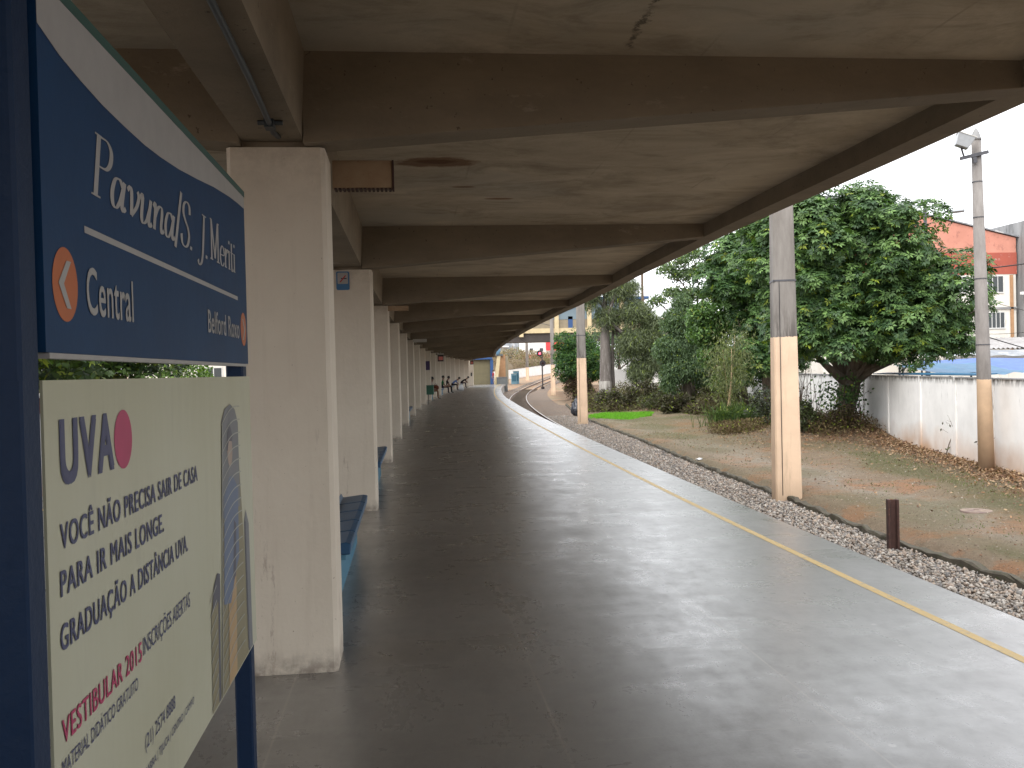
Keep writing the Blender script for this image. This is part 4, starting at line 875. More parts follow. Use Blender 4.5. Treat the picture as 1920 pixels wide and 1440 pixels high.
# bamboo-like tree with fine foliage
t = thing('bamboo_clump', 'clump of pale bamboo canes with fine olive leaves beside the dark tree', 'bamboo', (12.9, 36.6, float(gz(12.9, 36.6)))); z = t.location.z
m = MB(); tips = []
for i in range(3):
    x, y = 12.9+random.uniform(-.4, .4), 36.6+random.uniform(-.3, .3); e = (x+random.uniform(-.6, .6), y+random.uniform(-.5, .5), z+random.uniform(2.6, 4.2)); tips.append((x, y, e)); p = limb(m, (x, y, z-.1), e, .035, .012, .03, 6, 7)
m.build('canes', M['bamboo'], t)
n = 3600; ti = rng.integers(0, len(tips), n); f = .40+.66*rng.random(n)**.9; ex = np.array([[q[0], q[1], z] for q in tips])[ti]; ee = np.array([q[2] for q in tips])[ti]
C = ex+(ee-ex)*f[:, None]+rng.normal(size=(n, 3))*[.42, .35, .35]
U = norm(rdirs(n)*.8-[0, 0, .8])*rng.uniform(.12, .25, (n, 1)); W = norm(np.cross(U, rdirs(n)))*.015
quads('foliage', C, U, W, leaf_cols(n, 1, (.08, .095, .04), (.20, .23, .09), 1.2), M['leaf'], t)
# open tree with visible limbs, mid distance
def sparse_tree(name, label, base, top, r0, lo, n, L, w, dark, light, bark, cat='tree', droop=.3, rl=.07, mat=None, k=1):
    t = thing(name, label, cat, base); Cs = []
    for c, r, q in lo:
        C, O = on_ell(int(n*q), c, r, .2, .35); Cs.append(C)
    C = np.concatenate(Cs); U = norm(rdirs(len(C))*.9-[0, 0, droop])*L*rng.uniform(.5, 1.3, (len(C), 1)); W = norm(np.cross(U, rdirs(len(C))))*L*w
    quads('crown', C, U, W, leaf_cols(len(C), 1, dark, light, 1.6), mat or M['leaf'], t)
    trunk_part(t, base, top, r0, r0*.5, [q[0] for q in lo], bark, rl); return t
zb = float(gz(15.2, 50)); sparse_tree('open_crowned_tree', 'open tree with bare dark limbs and light clumps against the sky', (15.5, 50, zb), (15.55, 50, 4.9), .22,
    [((14.2, 50, 6.9), (.7, .8, .5), .08), ((13.6, 50, 5.2), (.6, .8, .4), .06), ((15.1, 50, 6.6), (.9, .9, .55), .14), ((16.2, 50, 6.9), (.8, .8, .5), .12), ((15.6, 50, 7.7), (.8, .8, .5), .10), ((14.6, 50, 5.6), (.8, .8, .45), .10), ((15.6, 49.8, 5.5), (1., .9, .5), .14), ((16.8, 50, 5.9), (.7, .8, .5), .1), ((17.0, 50, 7.3), (.6, .7, .4), .07), ((14.9, 49.6, 7.3), (.5, .5, .35), .05)],
    9000, .15, .28, (.07, .11, .05), (.17, .25, .10), M['bark'], rl=.08)  # leaf colours paled to paint distance haze into the crown
zb = float(gz(14.4, 49)); sparse_tree('weeping_tree', 'dull blue green tree with drooping fine branches in mid distance', (14.75, 48.6, zb), (14.75, 48.6, 2.2), .24,
    [((14.6, 48.8, 4.9), (.6, .9, .7), .06), ((14.3, 48.6, 4.0), (1.0, 1, .9), .13), ((14.9, 48.6, 3.3), (1.2, 1.1, .9), .2), ((13.9, 48.4, 2.5), (1.1, 1, .9), .17), ((15.2, 48.4, 2.0), (1.1, 1, .9), .15), ((14.4, 48.2, 1.5), (1.2, 1, .8), .16), ((13.7, 48.2, 1.0), (.6, .8, .9), .08), ((15.6, 48.4, 1.1), (.6, .8, .9), .08)],
    36000, .2, .13, (.06, .10, .048), (.14, .215, .095), M['bark'], droop=.9)  # foliage lightened, haze of the mid distance put into its colours
sparse_tree('broadleaf_tree', 'bright green leafy tree between the dull drooping tree and the dark tree', (16.0, 43.5, float(gz(15.2, 43))), (15.9, 43.5, 1.8), .2,
    [((13.9, 43, 3.9), (.9, 1, .75), .16), ((15.2, 43, 4.6), (1., 1, .8), .14), ((13.9, 42.8, 3.1), (.9, .9, .7), .14), ((15.1, 42.8, 3.4), (1.1, 1, .9), .18), ((14.3, 42.6, 2.1), (.9, .9, .7), .14), ((15.3, 42.6, 1.7), (1., 1, .8), .14), ((14.8, 42.6, .8), (.8, .8, .6), .1)],
    16000, .17, .3, (.045, .09, .03), (.16, .29, .075), M['bark'])
# feathery tree with a heavy whitewashed trunk
bx_, by_ = 14.0, 66.0; zb = -.45
t = sparse_tree('feathery_tree', 'large feathery olive tree with thick grey trunk beside the second tall pole', (bx_, by_, zb), (bx_+.1, by_, 6.0), .42,
    [((13.9, 66, 8.6), (1.6, 1.5, 1.2), .12), ((15.2, 66, 7.2), (1.6, 1.5, 1.2), .12), ((12.9, 66, 6.9), (1.0, 1.2, 1.3), .08), ((16.2, 65.5, 5.4), (1.5, 1.5, 1.1), .11), ((17.2, 65.3, 3.7), (1.3, 1.4, 1.2), .11), ((15.9, 65, 3.3), (1.3, 1.4, 1.3), .12), ((17.6, 65, 2.0), (1.4, 1.4, 1.1), .11), ((16.3, 65, 1.3), (1.0, 1.2, .9), .08), ((17.6, 65.4, 4.7), (.8, 1.2, .7), .04), ((14.3, 66, 5.2), (1.1, 1.2, 1.1), .07), ((18.7, 65, 3.1), (.9, 1, 1), .05), ((15.9, 66, 9.2), (1.2, 1.2, .7), .04)],
    52000, .40, .05, (.075, .095, .05), (.18, .22, .105), M['bark_pale'], droop=.9, rl=.16)
m = MB(); m.tube([(bx_, by_, zb-.1), (bx_, by_, zb+.6), (bx_, by_, zb+1.15)], [.60, .475, .455], 12); m.build('whitewash_band', M['whitewash'], t, smooth=True)
m = MB(); limb(m, (bx_+.65, by_+.3, zb-.1), (bx_+.75, by_+.2, 5.2), .17, .08, .03, 6, 8); m.build('second_stem', M['bark_pale'], t, smooth=True)
# rounded conifer by the track
zb = float(gz(13.2, 75)); t = leafy_tree('round_conifer', 'rounded dark green conifer bush beside the track, brown low down', 'conifer', (13.6, 76.0, zb), (13.6, 76, 1.2), .22, .15,
    [((13.8, 76, 2.6), (1.6, 1.6, 1.8)), ((14.4, 76, 1.5), (1.7, 1.5, 1.2))], .62, [36, 20], 420, .30, 1, .13, (.025, .062, .026), (.10, .21, .05), M['bark'], p=1.3, seed=5, fill=.4)
bush('dry_bush', 'brown dead lower growth under the round conifer', (13.8, 75.0, 0), (1.5, .9, 1.7), 5200, .24, .10, (.06, .045, .03), (.12, .08, .045))
# far trees behind the wall so the sky line is broken
for i, (x, y, h, r, lab) in enumerate([(19.5, 62, 6.0, 2.0, 'hazy green tree far behind the wall, seen between thin trees'), (22.5, 78, 4.6, 2.2, 'low far tree behind the wall left of the open tree'), (17.8, 78, 5.0, 1.8, 'far tree just right of the feathery tree'), (19.8, 104, 6.0, 2.6, 'far dark tree between the round conifer and the feathery trunk'), (24.0, 112, 7.0, 3.0, 'far tree under the right end of the footbridge')]):
    leafy_tree('background_tree', lab, 'tree', (x, y, -.5), (x, y, h*.4), .2, .12, [((x, y, h*.62), (r, r, h*.42))], r*.36, [22], 110, .22, 1, .22, (.04, .07, .035), (.10, .16, .07), M['bark'], seed=20+i, nlimb=5)
# west side hedge and trees, seen past the sign
for i, (x, y, h, r, lab) in enumerate([(-9.6, 19, 6.5, 2.3, 'leafy tree behind the west wall at the very left edge'), (-9.9, 25, 6.6, 2.6, 'dark leafy tree seen through the gap between the sign panels'), (-9.6, 31, 5.6, 2.4, 'second dark tree behind the west wall, nearer the far sign post'), (-9.5, 13.2, 5.2, 1.8, 'leafy tree behind the west wall, outside the left edge')]):
    leafy_tree('broadleaf_tree', lab, 'tree', (x-.3, y, -.9), (x-.3, y, h*.4), .22, .15, [((x, y, h*.55), (r, r, h*.48))], .8, [34], 70, .26, 4, .26, (.022, .045, .016), (.11, .19, .035), M['bark'], seed=40+i, nlimb=6, young=.08)
bush('low_bush', 'light green bush in the gap of the sign, near its far post', (-9.2, 39.5, 0), (1.6, 2.2, 3.9), 4200, .17, .3, (.06, .12, .02), (.16, .26, .04))

# ================================================================== WALLS, POLES, TRACKSIDE
def wall_run(name, label, pts, ztop, mat, postm, zbot=-1.3, step=2.5, th=.12, group=None):
    t = thing(name, label, 'wall', (pts[0][0], pts[0][1], 0), group=group); m = MB(); V = [Vector((x, y, 0)) for x, y in pts]; rings = []
    for i, p in enumerate(V):
        d = (V[min(i+1, len(V)-1)]-V[max(i-1, 0)]).normalized(); nrm = Vector((d.y, -d.x, 0)); zt = ztop(p.y)
        rings.append([p+Vector((0, 0, zbot)), p+Vector((0, 0, zt)), p+nrm*th+Vector((0, 0, zt)), p+nrm*th+Vector((0, 0, zbot))])
    m.loft(rings); m.build('wall_panels', mat, t)
    acc = 0
    for i in range(len(V)-1):
        d = V[i+1]-V[i]; L = d.length; n = max(1, round(L/step)); d.normalize(); ang = math.atan2(d.y, d.x)
        for k in range(n):
            p = V[i]+d*(L*(k+.5)/n); zt = ztop(p.y); m = MB(); m.box(-.09, .09, -.035, th+.03, zbot, zt+.035, Matrix.Translation(p) @ Matrix.Rotation(ang, 4, 'Z') @ Matrix.Scale(-1, 4, Vector((0, 1, 0))))
            m.build('wall_post', postm, t)
            m = MB(); zc = lin(p.y, [0, 70], [0, 0])
    m = MB(); rings = []
    for i, p in enumerate(V):
        d = (V[min(i+1, len(V)-1)]-V[max(i-1, 0)]).normalized(); nrm = Vector((d.y, -d.x, 0)); zt = ztop(p.y)
        rings.append([p-nrm*.03+Vector((0, 0, zt+.002)), p-nrm*.03+Vector((0, 0, zt+.03)), p+nrm*(th+.03)+Vector((0, 0, zt+.03)), p+nrm*(th+.03)+Vector((0, 0, zt+.002))])
    m.loft(rings); m.build('wall_coping', M['conc_grey'], t)
    return t
wall_run('boundary_wall', 'long white stained boundary wall behind the earth strip', WALL, lambda y: lin(y, [0, 30, 50, 64], [1.18, 1.15, 1.25, 1.5]), M['wall'], M['wall'])
# the blue pillar and white wall beyond
t = thing('gate_wall', 'short white wall with a blue pillar behind the feathery tree', 'wall', (14.9, 70, -.5))
m = MB(); m.box(15.2, 17.2, 70, 70.15, -1, 1.5); m.build('white_panel', M['far_white'], t)
m = MB(); m.cbox(14.72, 15.18, 69.9, 70.2, -1, 1.65, .02); m.build('blue_pillar', flat('blue_pillar_paint', (.02, .12, .38), .6), t)
# west wall
wl = [tuple(P(s, -7.15).xy) for s in (-14, 0, 14, 28, 42, 60, 90)]
t = thing('boundary_wall', 'white wall across the western track, seen left of the sign', 'wall', (wl[0][0], wl[0][1], 0))
m = MB(); m.loft([[Vector((x, y, -1.2)), Vector((x, y, .94)), Vector((x-.15, y, .94)), Vector((x-.15, y, -1.2))] for x, y in wl]); m.build('white_panels', M['wall_left'], t)
m = MB(); m.loft([[Vector((x-.01, y, .941)), Vector((x-.01, y, 1.27)), Vector((x-.14, y, 1.27)), Vector((x-.14, y, .941))] for x, y in wl]); m.build('brown_band', M['brown_red'], t)
m = MB(); m.loft([[Vector((x+.05, y, 1.271)), Vector((x+.05, y, 1.36)), Vector((x-.2, y, 1.36)), Vector((x-.2, y, 1.271))] for x, y in wl]); m.build('coping', M['far_white'], t)

# square catenary poles
def cat_pole(x, y, h, label, b=.245, tp=.165, arm=False):
    z = float(gz(x, y))-.15; t = thing('catenary_pole', label, 'pole', (x, y, z+.15), group='square concrete catenary poles painted peach below')
    m = MB(); R_ = Matrix.Translation((x, y, 0)) @ Matrix.Rotation(rad(-12), 4, 'Z'); rings = []
    for zz in (z, z+3.2, z+h):
        k = b+(tp-b)*(zz-z)/h; c_ = .03; pts = [(-k+c_, -k), (k-c_, -k), (k, -k+c_), (k, k-c_), (k-c_, k), (-k+c_, k), (-k, k-c_), (-k, -k+c_)]
        rings.append([R_ @ Vector((px, py, zz)) for px, py in pts])
    m.loft(rings); m.build('shaft', M['pole'], t)
    m = MB(); zz = 3.15; k = b+(tp-b)*(zz-z)/h+.008; m.box(-k, k, -k, k, zz, zz+.03, R_); m.build('steel_band', M['grey_metal'], t)
    m = MB(); m.tube([R_ @ Vector((-k*.55, -b-.002, z+.3)), R_ @ Vector((-k*.5, -(b+tp)/2-.035, z+h*.5))], .007, 5); m.build('earth_wire', M['cable'], t)
    m = MB(); a = R_ @ Vector((-tp, 0, 0)); top = z+h
    m.tube([(a.x, a.y, top-.7), (a.x-2.3, a.y, top-.35)], .03, 6); m.tube([(a.x, a.y, top-1.7), (a.x-2.0, a.y, top-1.2)], .025, 6); m.tube([(a.x-2.0, a.y, top-1.2), (a.x-1.9, a.y, top-.42)], .02, 6); m.build('bracket_arm', M['grey_metal'], t)
cat_pole(7.08, 17.1, 8.6, 'nearest tall square pole, peach painted below and bare concrete above')
cat_pole(8.06, 43.2, 8.8, 'second tall square pole, between the bright grass and the track')
cat_pole(14.75, 95.2, 9.0, 'third square pole, behind the railway signal near the round conifer', .23, .17)
cat_pole(21.0, 165, 8.5, 'thin far pole with cream base before the far white wall', .28, .2)
cat_pole(26.5, 172, 9.0, 'far grey pole behind the two signal discs', .25, .2)
cat_pole(27.2, 141.5, 6.8, 'short far peach pole under the bridge near the conifer', .2, .2)
t = thing('overhead_wire', 'pair of thin overhead wires above the curving track', 'cable', P(30, 5.85, 5.4)); m = MB()
for dz, off in ((0, 5.85), (1.1, 5.9)):
    m.tube([P(s, off, 5.3+dz+track_z(s)+1.0-(.25*math.sin(PI*((s % 26)/26)) if dz else 0)) for s in np.arange(-12, 200, 3.25)], .012, 5)
m.build('wire', M['cable'], t)
# round pole with floodlight box
x, y = 12.2, 18.75; z = -1.0; t = thing('lamp_pole', 'round concrete pole with a floodlight, standing before the white wall', 'lamp pole', (x, y, z))
def m_rpole():
    q = NM('band_painted_round_pole').geo(); p = q.sep(); raw = q.mix(q.ramp(q.noise(3, 6, .7, q.map((1, 1, .3))), .35, .65), (.27, .25, .235), (.16, .145, .135))
    pt = q.mix(q.ramp(q.noise(2.5, 6), .35, .7), (.66, .47, .31), (.52, .37, .25)); pt = q.mix(q.ramp(p[2], -.8, -.1, .6, 0), pt, (.24, .18, .13))
    q.bump(q.noise(40, 4), .4, .006); return q.fin(q.mix(q.math('GREATER_THAN', q.math('ADD', p[2], q.math('MULTIPLY', q.noise(14, 3), .05)), 1.20), pt, raw), .85, 0, .3)
m = MB(); m.tube([(x, y, z), (x-.03, y, 1.5), (x-.11, y, 6.25)], [.165, .14, .095], 18); m.build('shaft', m_rpole(), t, smooth=True)
m = MB(); m.tube([(x-.11, y, 6.25), (x-.11, y, 6.28), (x-.113, y, 6.40), (x-.113, y, 6.50)], [.115, .10, .07, .02], 14); m.build('pole_cap', M['conc_grey'], t, smooth=True)
m = MB()
for zz in (1.9, 3.3, 4.6, 5.35): m.tube([(x-.03-.09*(zz-1.5)/5, y, zz), (x-.03-.09*(zz-1.5)/5, y, zz+.02)], [.148-.01*(zz-1.5)]*2, 16)
m.build('steel_band', M['grey_metal'], t)
m = MB(); Mx = Matrix.Translation((x-.1, y-.11, 5.93)) @ Matrix.Rotation(rad(-13), 4, 'Y'); m.box(-.45, .18, -.04, .03, -.035, .035, Mx); m.box(-.19, -.11, -.03, .03, -.16, -.03, Mx); m.build('cross_arm', M['grey_metal'], t)
m = MB(); Mx = Matrix.Translation((x-.52, y-.2, 6.16)) @ Matrix.Rotation(rad(-20), 4, 'Z') @ Matrix.Rotation(rad(24), 4, 'Y')
m.loft([[Mx @ Vector(v) for v in ((-.13, -.11, -.12), (.13, -.11, -.12), (.13, .11, -.12), (-.13, .11, -.12))], [Mx @ Vector(v) for v in ((-.18, -.16, .12), (.18, -.16, .12), (.18, .16, .12), (-.18, .16, .12))]]); h_ = m.build('floodlight', M['lampbody'], t, bevel=.01)
m = MB(); m.box(-.19, .19, -.17, .17, .121, .14, Mx); m.build('lens_frame', M['boxw'], t)
m = MB(); m.tube([Mx @ Vector((0, 0, -.12)), (x-.47, y-.13, 5.86)], .02, 6); m.build('stirrup', M['grey_metal'], t)
# rusty rail stump: an I section
x, y = 6.50, 12.1; t = thing('rail_stump', 'short upright rusty steel rail post standing in the ballast', 'post', (x, y, -.98)); Mx = Matrix.Translation((x, y, 0)) @ Matrix.Rotation(rad(-14), 4, 'Z')
m = MB(); I = [(-.072, -.06), (-.045, -.06), (-.03, -.012), (.03, -.012), (.045, -.06), (.072, -.06), (.072, .06), (.045, .06), (.03, .012), (-.03, .012), (-.045, .06), (-.072, .06)]
m.prism(I, -1.1, -.275, Mx); m.build('rail_section', M['rust'], t, bevel=.003)
# bag, litter, disc
x, y = 9.0, 50.2; t = thing('garbage_bag', 'shiny black rubbish bag leaning behind the second tall pole', 'rubbish bag', (x, y, -.9))
bm_ = bmesh.new(); bmesh.ops.create_icosphere(bm_, subdivisions=3, radius=1)
for v in bm_.verts:
    q = v.co; k = 1+.10*math.sin(q.x*9+q.z*5)+.07*math.sin(q.y*13-q.z*8); v.co = Vector((q.x*.30*k*(1-.35*max(q.z, 0)), q.y*.3*k*(1-.35*max(q.z, 0)), q.z*.42*k+.36+.15*max(q.z, 0)**3))
me = D.meshes.new('bag_body'); bm_.to_mesh(me); bm_.free(); me.materials.append(M['bag']); o = D.objects.new('bag_body', me); COL.objects.link(o); o.parent = t
m = MB(); m.tube([(0, 0, .86), (.02, 0, .95), (.05, 0, 1.04)], [.05, .03, .07], 8); m.build('tied_neck', M['bag'], t, local=True)
for x, y, s_, lab in ((7.75, 24.6, .09, 'crumpled white litter on the ballast beside the drain kerb'), (12.35, 32.6, .07, 'small white scrap on the earth before the tall grass'), (13.0, 56.5, .16, 'white rubbish at the dark foot of the feathery tree')):
    b_ = bmesh.new(); bmesh.ops.create_icosphere(b_, subdivisions=2, radius=s_)
    for v in b_.verts: v.co *= random.uniform(.6, 1.25); v.co.z *= .45
    me = D.meshes.new('litter'); b_.to_mesh(me); b_.free(); me.materials.append(M['litter']); o = D.objects.new('paper_litter', me); COL.objects.link(o); o.location = (x, y, float(gz(x, y))+s_*.3+.02); tag(o, lab, 'litter')
x, y = 9.05, 14.2; z = float(gz(x, y)); m = MB(); m.tube([(0, 0, -.03), (0, 0, .010), (0, 0, .014)], [.25, .24, .21], 28); m.tube([(0, 0, .0145), (0, 0, .022)], [.15, .14], 20); m.box(-.04, .04, -.012, .012, .0225, .03)
o = m.build('drain_cover', M['manhole']); o.location = (x, y, z); tag(o, 'purplish round iron cover lying in the sandy earth', 'drain cover')

# ================================================================== FAR BUILDINGS, BRIDGE, SIGNAL
def boxpart(name, t, mat, x0, x1, y0, y1, z0, z1, bevel=0): m = MB(); m.box(x0, x1, y0, y1, z0, z1); return m.build(name, mat, t, bevel=bevel)
# red gabled building on the right
bt = thing('red_gabled_building', 'building with a red stained gable over white storeys, right of the big tree', 'building', (37, 60, -.8))
gx0, gx1, gy = 27.5, 41.45, 60.0
m = MB(); prof = [(gx0, 8.83), (gx1, 8.83), (gx1, 9.83), (34.2, 11.55), (gx0, 10.0)]
m.loft([[Vector((a, gy, b)) for a, b in prof], [Vector((a, gy+14, b)) for a, b in prof]]); m.build('gable', M['red_wall'], bt)
boxpart('red_band', bt, M['red_band'], gx0-.02, gx1+.02, gy-.03, gy+13.9, 7.36, 8.829)
boxpart('wall', bt, M['cream_wall'], gx0, gx1-.05, gy+.0, gy+13.8, -1.2, 7.359)
m = MB(); pr = [(gx0-.2, 9.99), (34.2, 11.58), (gx1+.2, 9.83)]
m.loft([[Vector((a, gy-.12, b+.02)) for a, b in pr]+[Vector((a, gy-.12, b+.12)) for a, b in pr[::-1]], [Vector((a, gy+14.1, b+.02)) for a, b in pr]+[Vector((a, gy+14.1, b+.12)) for a, b in pr[::-1]]]); m.build('roof', M['far_grey'], bt)
boxpart('drain_pipe', bt, M['brown_wall'], 40.95, 41.15, gy-.10, gy-.001, -1, 7.3)
boxpart('floor_ledge', bt, M['conc_grey'], gx0, 41.4, gy-.10, gy-.001, 4.98, 5.12)
def window(t, x0, x1, z0, z1, y, n=5):
    f = MB(); f.box(x0-.05, x1+.05, y-.04, y-.002, z1, z1+.05); f.box(x0-.05, x1+.05, y-.07, y-.002, z0-.07, z0); f.box(x0-.05, x0, y-.04, y-.002, z0, z1); f.box(x1, x1+.05, y-.04, y-.002, z0, z1)
    for k in range(1, n): q = x0+(x1-x0)*k/n; f.box(q-.022, q+.022, y-.035, y-.002, z0, z1)
    w_ = f.build('window', M['frame'], t); g = MB(); g.box(x0, x1, y-.015, y-.003, z0+.001, z1-.001); o = g.build('pane', M['glass'], t); o.parent = w_
for a, b in ((38.55, 40.45), (36.2, 37.8), (33.6, 35.2), (31, 32.6)): window(bt, a, b, 6.15, 7.22, gy)
for a, b in ((39.0, 40.5), (36.4, 37.9), (33.8, 35.3)): window(bt, a, b, 3.72, 4.75, gy)
# grey tower block behind/right
t = thing('grey_tower', 'weathered grey concrete tower cut by the right edge of the photo', 'building', (44, 60, -.8))
boxpart('shaft', t, M['conc_grey'], 41.62, 47.5, 59.3, 64, -1.2, 10.9); boxpart('ledge', t, M['far_white'], 41.2, 47.6, 59.1, 59.29, 5.9, 6.08); boxpart('ledge', t, M['far_white'], 41.2, 47.6, 59.1, 59.29, 2.55, 2.7)
m = MB(); m.box(42.6, 43.6, 59.24, 59.295, 7.5, 8.7); m.build('window_opening', M['dark'], t)
# corrugated lean-to
t = thing('corrugated_shed', 'white wall shed with corrugated grey sheet roof below the building windows', 'shed', (36, 55, -.8))
boxpart('wall', t, M['cream_wall'], 33, 42.5, 55, 59, -1, 2.1)
m = MB(); n = 64; lo_, hi_ = [], []
for k in range(n+1):
    a = 32.8+k*10/n; w_ = .05*math.cos(k*PI); lo_.append(Vector((a, 54.3, 2.25+w_))); hi_.append(Vector((a, 59.2, 3.0+w_)))
m.loft([lo_, hi_], closed=False, cap=False); m.loft([[v-Vector((0, 0, .03)) for v in lo_], [v-Vector((0, 0, .03)) for v in hi_]], closed=False, cap=False); m.build('roof', M['corr'], t)
boxpart('eave_board', t, M['conc_grey'], 33, 42.4, 54.7, 54.8, 1.45, 1.75)
# tarpaulin stalls right behind the wall
def tarp(x0, x1, y0, y1, zf, zb_, mat, label, sag=.06):
    t = thing('tarpaulin_stall', label, 'stall', ((x0+x1)/2, (y0+y1)/2, -.8), group='market stalls under blue tarpaulins'); m = MB(); rows = []; nx_, ny_ = 22, 8
    for j in range(ny_+1):
        r = []
        for i in range(nx_+1):
            u, v = i/nx_, j/ny_; r.append(Vector((x0+(x1-x0)*u, y0+(y1-y0)*v, zf+(zb_-zf)*v-sag*math.sin(PI*v)+.035*math.sin(u*30)*(1-v)*.9+.03*math.sin(u*9+v*4))))
        rows.append(r)
    m.loft(rows, cap=False, closed=False); m.build('tarpaulin', mat, t, smooth=True)
    for a in (x0+.15, x1-.15):
        for b, zz in ((y0+.15, zf), (y1-.15, zb_)): m = MB(); m.tube([(a, b, -1), (a, b, zz-.05)], .035, 6); m.build('leg', M['grey_metal'], t)
tarp(19.6, 26.0, 31.0, 34.5, 1.08, 1.62, M['tarp'], 'bright blue tarpaulin roof over the wall, right of the lamp pole')
tarp(17.1, 20.4, 28.2, 31.6, 1.14, 1.5, M['tarp2'], 'teal blue tarpaulin roof over the wall, left of the lamp pole')
tarp(20.5, 27, 35.2, 37.5, 1.75, 2.0, M['far_grey'], 'greyish tarpaulin roof above and behind the bright blue one')
t = thing('blue_lath', 'thin dark blue sheet edge lying along the top of the white wall', 'sheet', (15.6, 26.5, 1.2)); m = MB()
m.loft([[Vector((a+dx, b, c+dz)) for dx, dz in ((0, 0), (.5, .02), (.5, .05), (0, .03))] for a, b, c in ((12.95, 20.2, 1.225), (14.0, 25.0, 1.21), (14.9, 28.8, 1.20))]); m.build('sheet', M['tarp2'], t)
# peach house glimpsed behind
t = thing('peach_house', 'pale peach house gable glimpsed behind the open tree', 'house', (28, 92, -.8)); boxpart('wall', t, M['peach'], 25.2, 31, 92, 98, -1, 5.9); m = MB(); m.loft([[Vector((25, y_, 5.9)), Vector((28.1, y_, 7.3)), Vector((31.2, y_, 5.9))] for y_ in (91.8, 98.2)]); m.build('roof', M['peach'], t); window(t, 26.2, 27.6, 3.4, 4.6, 92, 3)
t = thing('white_house', 'low white house with grey roof seen in pieces behind the drooping tree', 'house', (24, 84, -.8)); boxpart('wall', t, M['far_white'], 18.5, 24, 84, 90, -1, 3.0); boxpart('roof', t, M['far_grey'], 18.2, 24.3, 83.6, 90.3, 3.001, 3.3); window(t, 20.2, 21.6, 1.2, 2.3, 84, 2)
# street lamp, mast and street cables
x, y = 26.3, 45; t = thing('street_lamp', 'street lamp on a curved arm above the top of the big tree', 'street lamp', (x-.1, y, -.8))
m = MB(); m.tube([(x-.1, y, -1), (x-.1, y, 9.6)], [.13, .08], 8); m.build('pole', M['grey_metal'], t)
m = MB(); m.tube([(x-.1, y, 8.82), (x+.5, y-.1, 8.98), (x+1.2, y-.2, 9.12)], .03, 6); m.build('arm', M['grey_metal'], t)
m = MB(); m.loft([[Vector((x+1.05+dx, y-.2+s_*wd, 9.10+dx*.09+dz)) for s_, dz in ((-1, -.03), (-.6, .07), (.6, .07), (1, -.03), (0, -.12))] for dx, wd in ((0, .05), (.25, .14), (.6, .15), (.85, .03))]); m.build('lamp_head', M['lampbody'], t)
t = thing('slim_mast', 'slim tall mast rising between the feathery and the open trees', 'mast', (23.0, 90, -.8)); m = MB(); m.tube([(23, 90, -1), (23, 90, 12.2)], [.16, .12], 8); m.build('shaft', M['twig'], t); m = MB(); m.box(22.75, 23.25, 89.9, 90.1, 12.2, 12.35); m.build('cap', M['grey_metal'], t)
def cable(label, pts, r=.02, cat='cable'):
    t = thing('street_cable', label, cat, pts[0]); m = MB(); a, b = Vector(pts[0]), Vector(pts[1]); sg_ = pts[2]
    m.tube([a.lerp(b, k)-Vector((0, 0, sg_*math.sin(PI*k))) for k in np.linspace(0, 1, 12)], r, 5); m.build('strand', M['cable'], t)
cable('thick black cable crossing the red band of the gabled building', ((20, 40, 5.95), (31, 40.5, 6.35), .45), .03)
cable('thin cable sloping down across the white building between its windows', ((24, 40, 4.9), (31, 40, 3.1), .1), .012)
cable('lowest sagging cable before the shed roof', ((24, 40, 3.3), (31, 40, 1.2), .05), .025)
cable('slack thin cable under the lower windows', ((24, 40, 2.9), (31, 40, 3.3), .35), .012)

# footbridge across the track
t = thing('footbridge', 'covered cream and beige footbridge crossing over the track', 'bridge', (20, 140, 0))
boxpart('deck_girder', t, M['br_dark'], 4, 36, 140.2, 144.5, 5.85, 7.15); boxpart('fascia_beam', t, M['br_cream'], 4, 36, 139.9, 144.8, 7.151, 7.85)
boxpart('side_wall', t, M['br_beige'], 4, 36, 140.0, 140.2, 7.851, 9.15); boxpart('upper_rail', t, flat('bridge_blue_grey', (.16, .22, .26), .6), 4, 36, 139.95, 140.25, 9.151, 11.99)
boxpart('roof', t, M['blue_trim'], 3.5, 36.5, 139, 145.5, 12.0, 12.4)
for a in (7.2, 12.2, 17.0, 22.4, 27.4, 32.4): boxpart('bracket_post', t, M['br_cream'], a-.32, a+.32, 139.6, 139.89, 6.6, 12.0)
for a in (10, 24.55, 30): boxpart('blue_panel', t, M['blue_trim'], a-.35, a+.35, 139.95, 139.995, 7.86, 9.6)
for a in (7.0, 33.5): boxpart('support', t, M['br_beige'], a-.6, a+.6, 141.6, 143, -1, 5.849)
# station end building
t = thing('station_end_building', 'olive beige station wall with blue trim closing the platform end', 'building', (8, 114, 0))
boxpart('end_wall', t, M['stn_beige'], 4, 10.0, 114, 114.3, 0, 3.05); boxpart('blue_fascia', t, M['blue_trim'], 4, 10.2, 113.6, 114.6, 3.051, 3.42); boxpart('blue_pillar', t, M['blue_trim'], 9.95, 10.32, 113.7, 114, 0, 3.05)
m = MB(); m.loft([[Vector((a, y_, z_)) for a, z_ in ((10.34, 0), (10.75, 0), (11.2, 3.4), (10.8, 3.4))] for y_ in (113.4, 113.9)]); m.build('slanted_pier', M['br_cream'], t)
boxpart('brown_wall', t, M['brown_wall'], 10.9, 11.9, 114.6, 116, 0, 3.6); boxpart('brown_wall_end', t, M['br_beige'], 11.91, 12.25, 114.6, 115, 0, 3.4)
boxpart('canopy_over', t, M['grey_box'], 4, 11.6, 114.3, 121, 3.43, 3.7)
t = thing('low_grey_wall', 'low dark grey planter wall at the platform end', 'planter', (11.2, 113.3, 0)); boxpart('body', t, M['grey_box'], 10.65, 11.95, 113, 113.35, -.9, .82); boxpart('rim', t, M['conc_grey'], 10.62, 11.98, 112.95, 113.4, .821, .88)
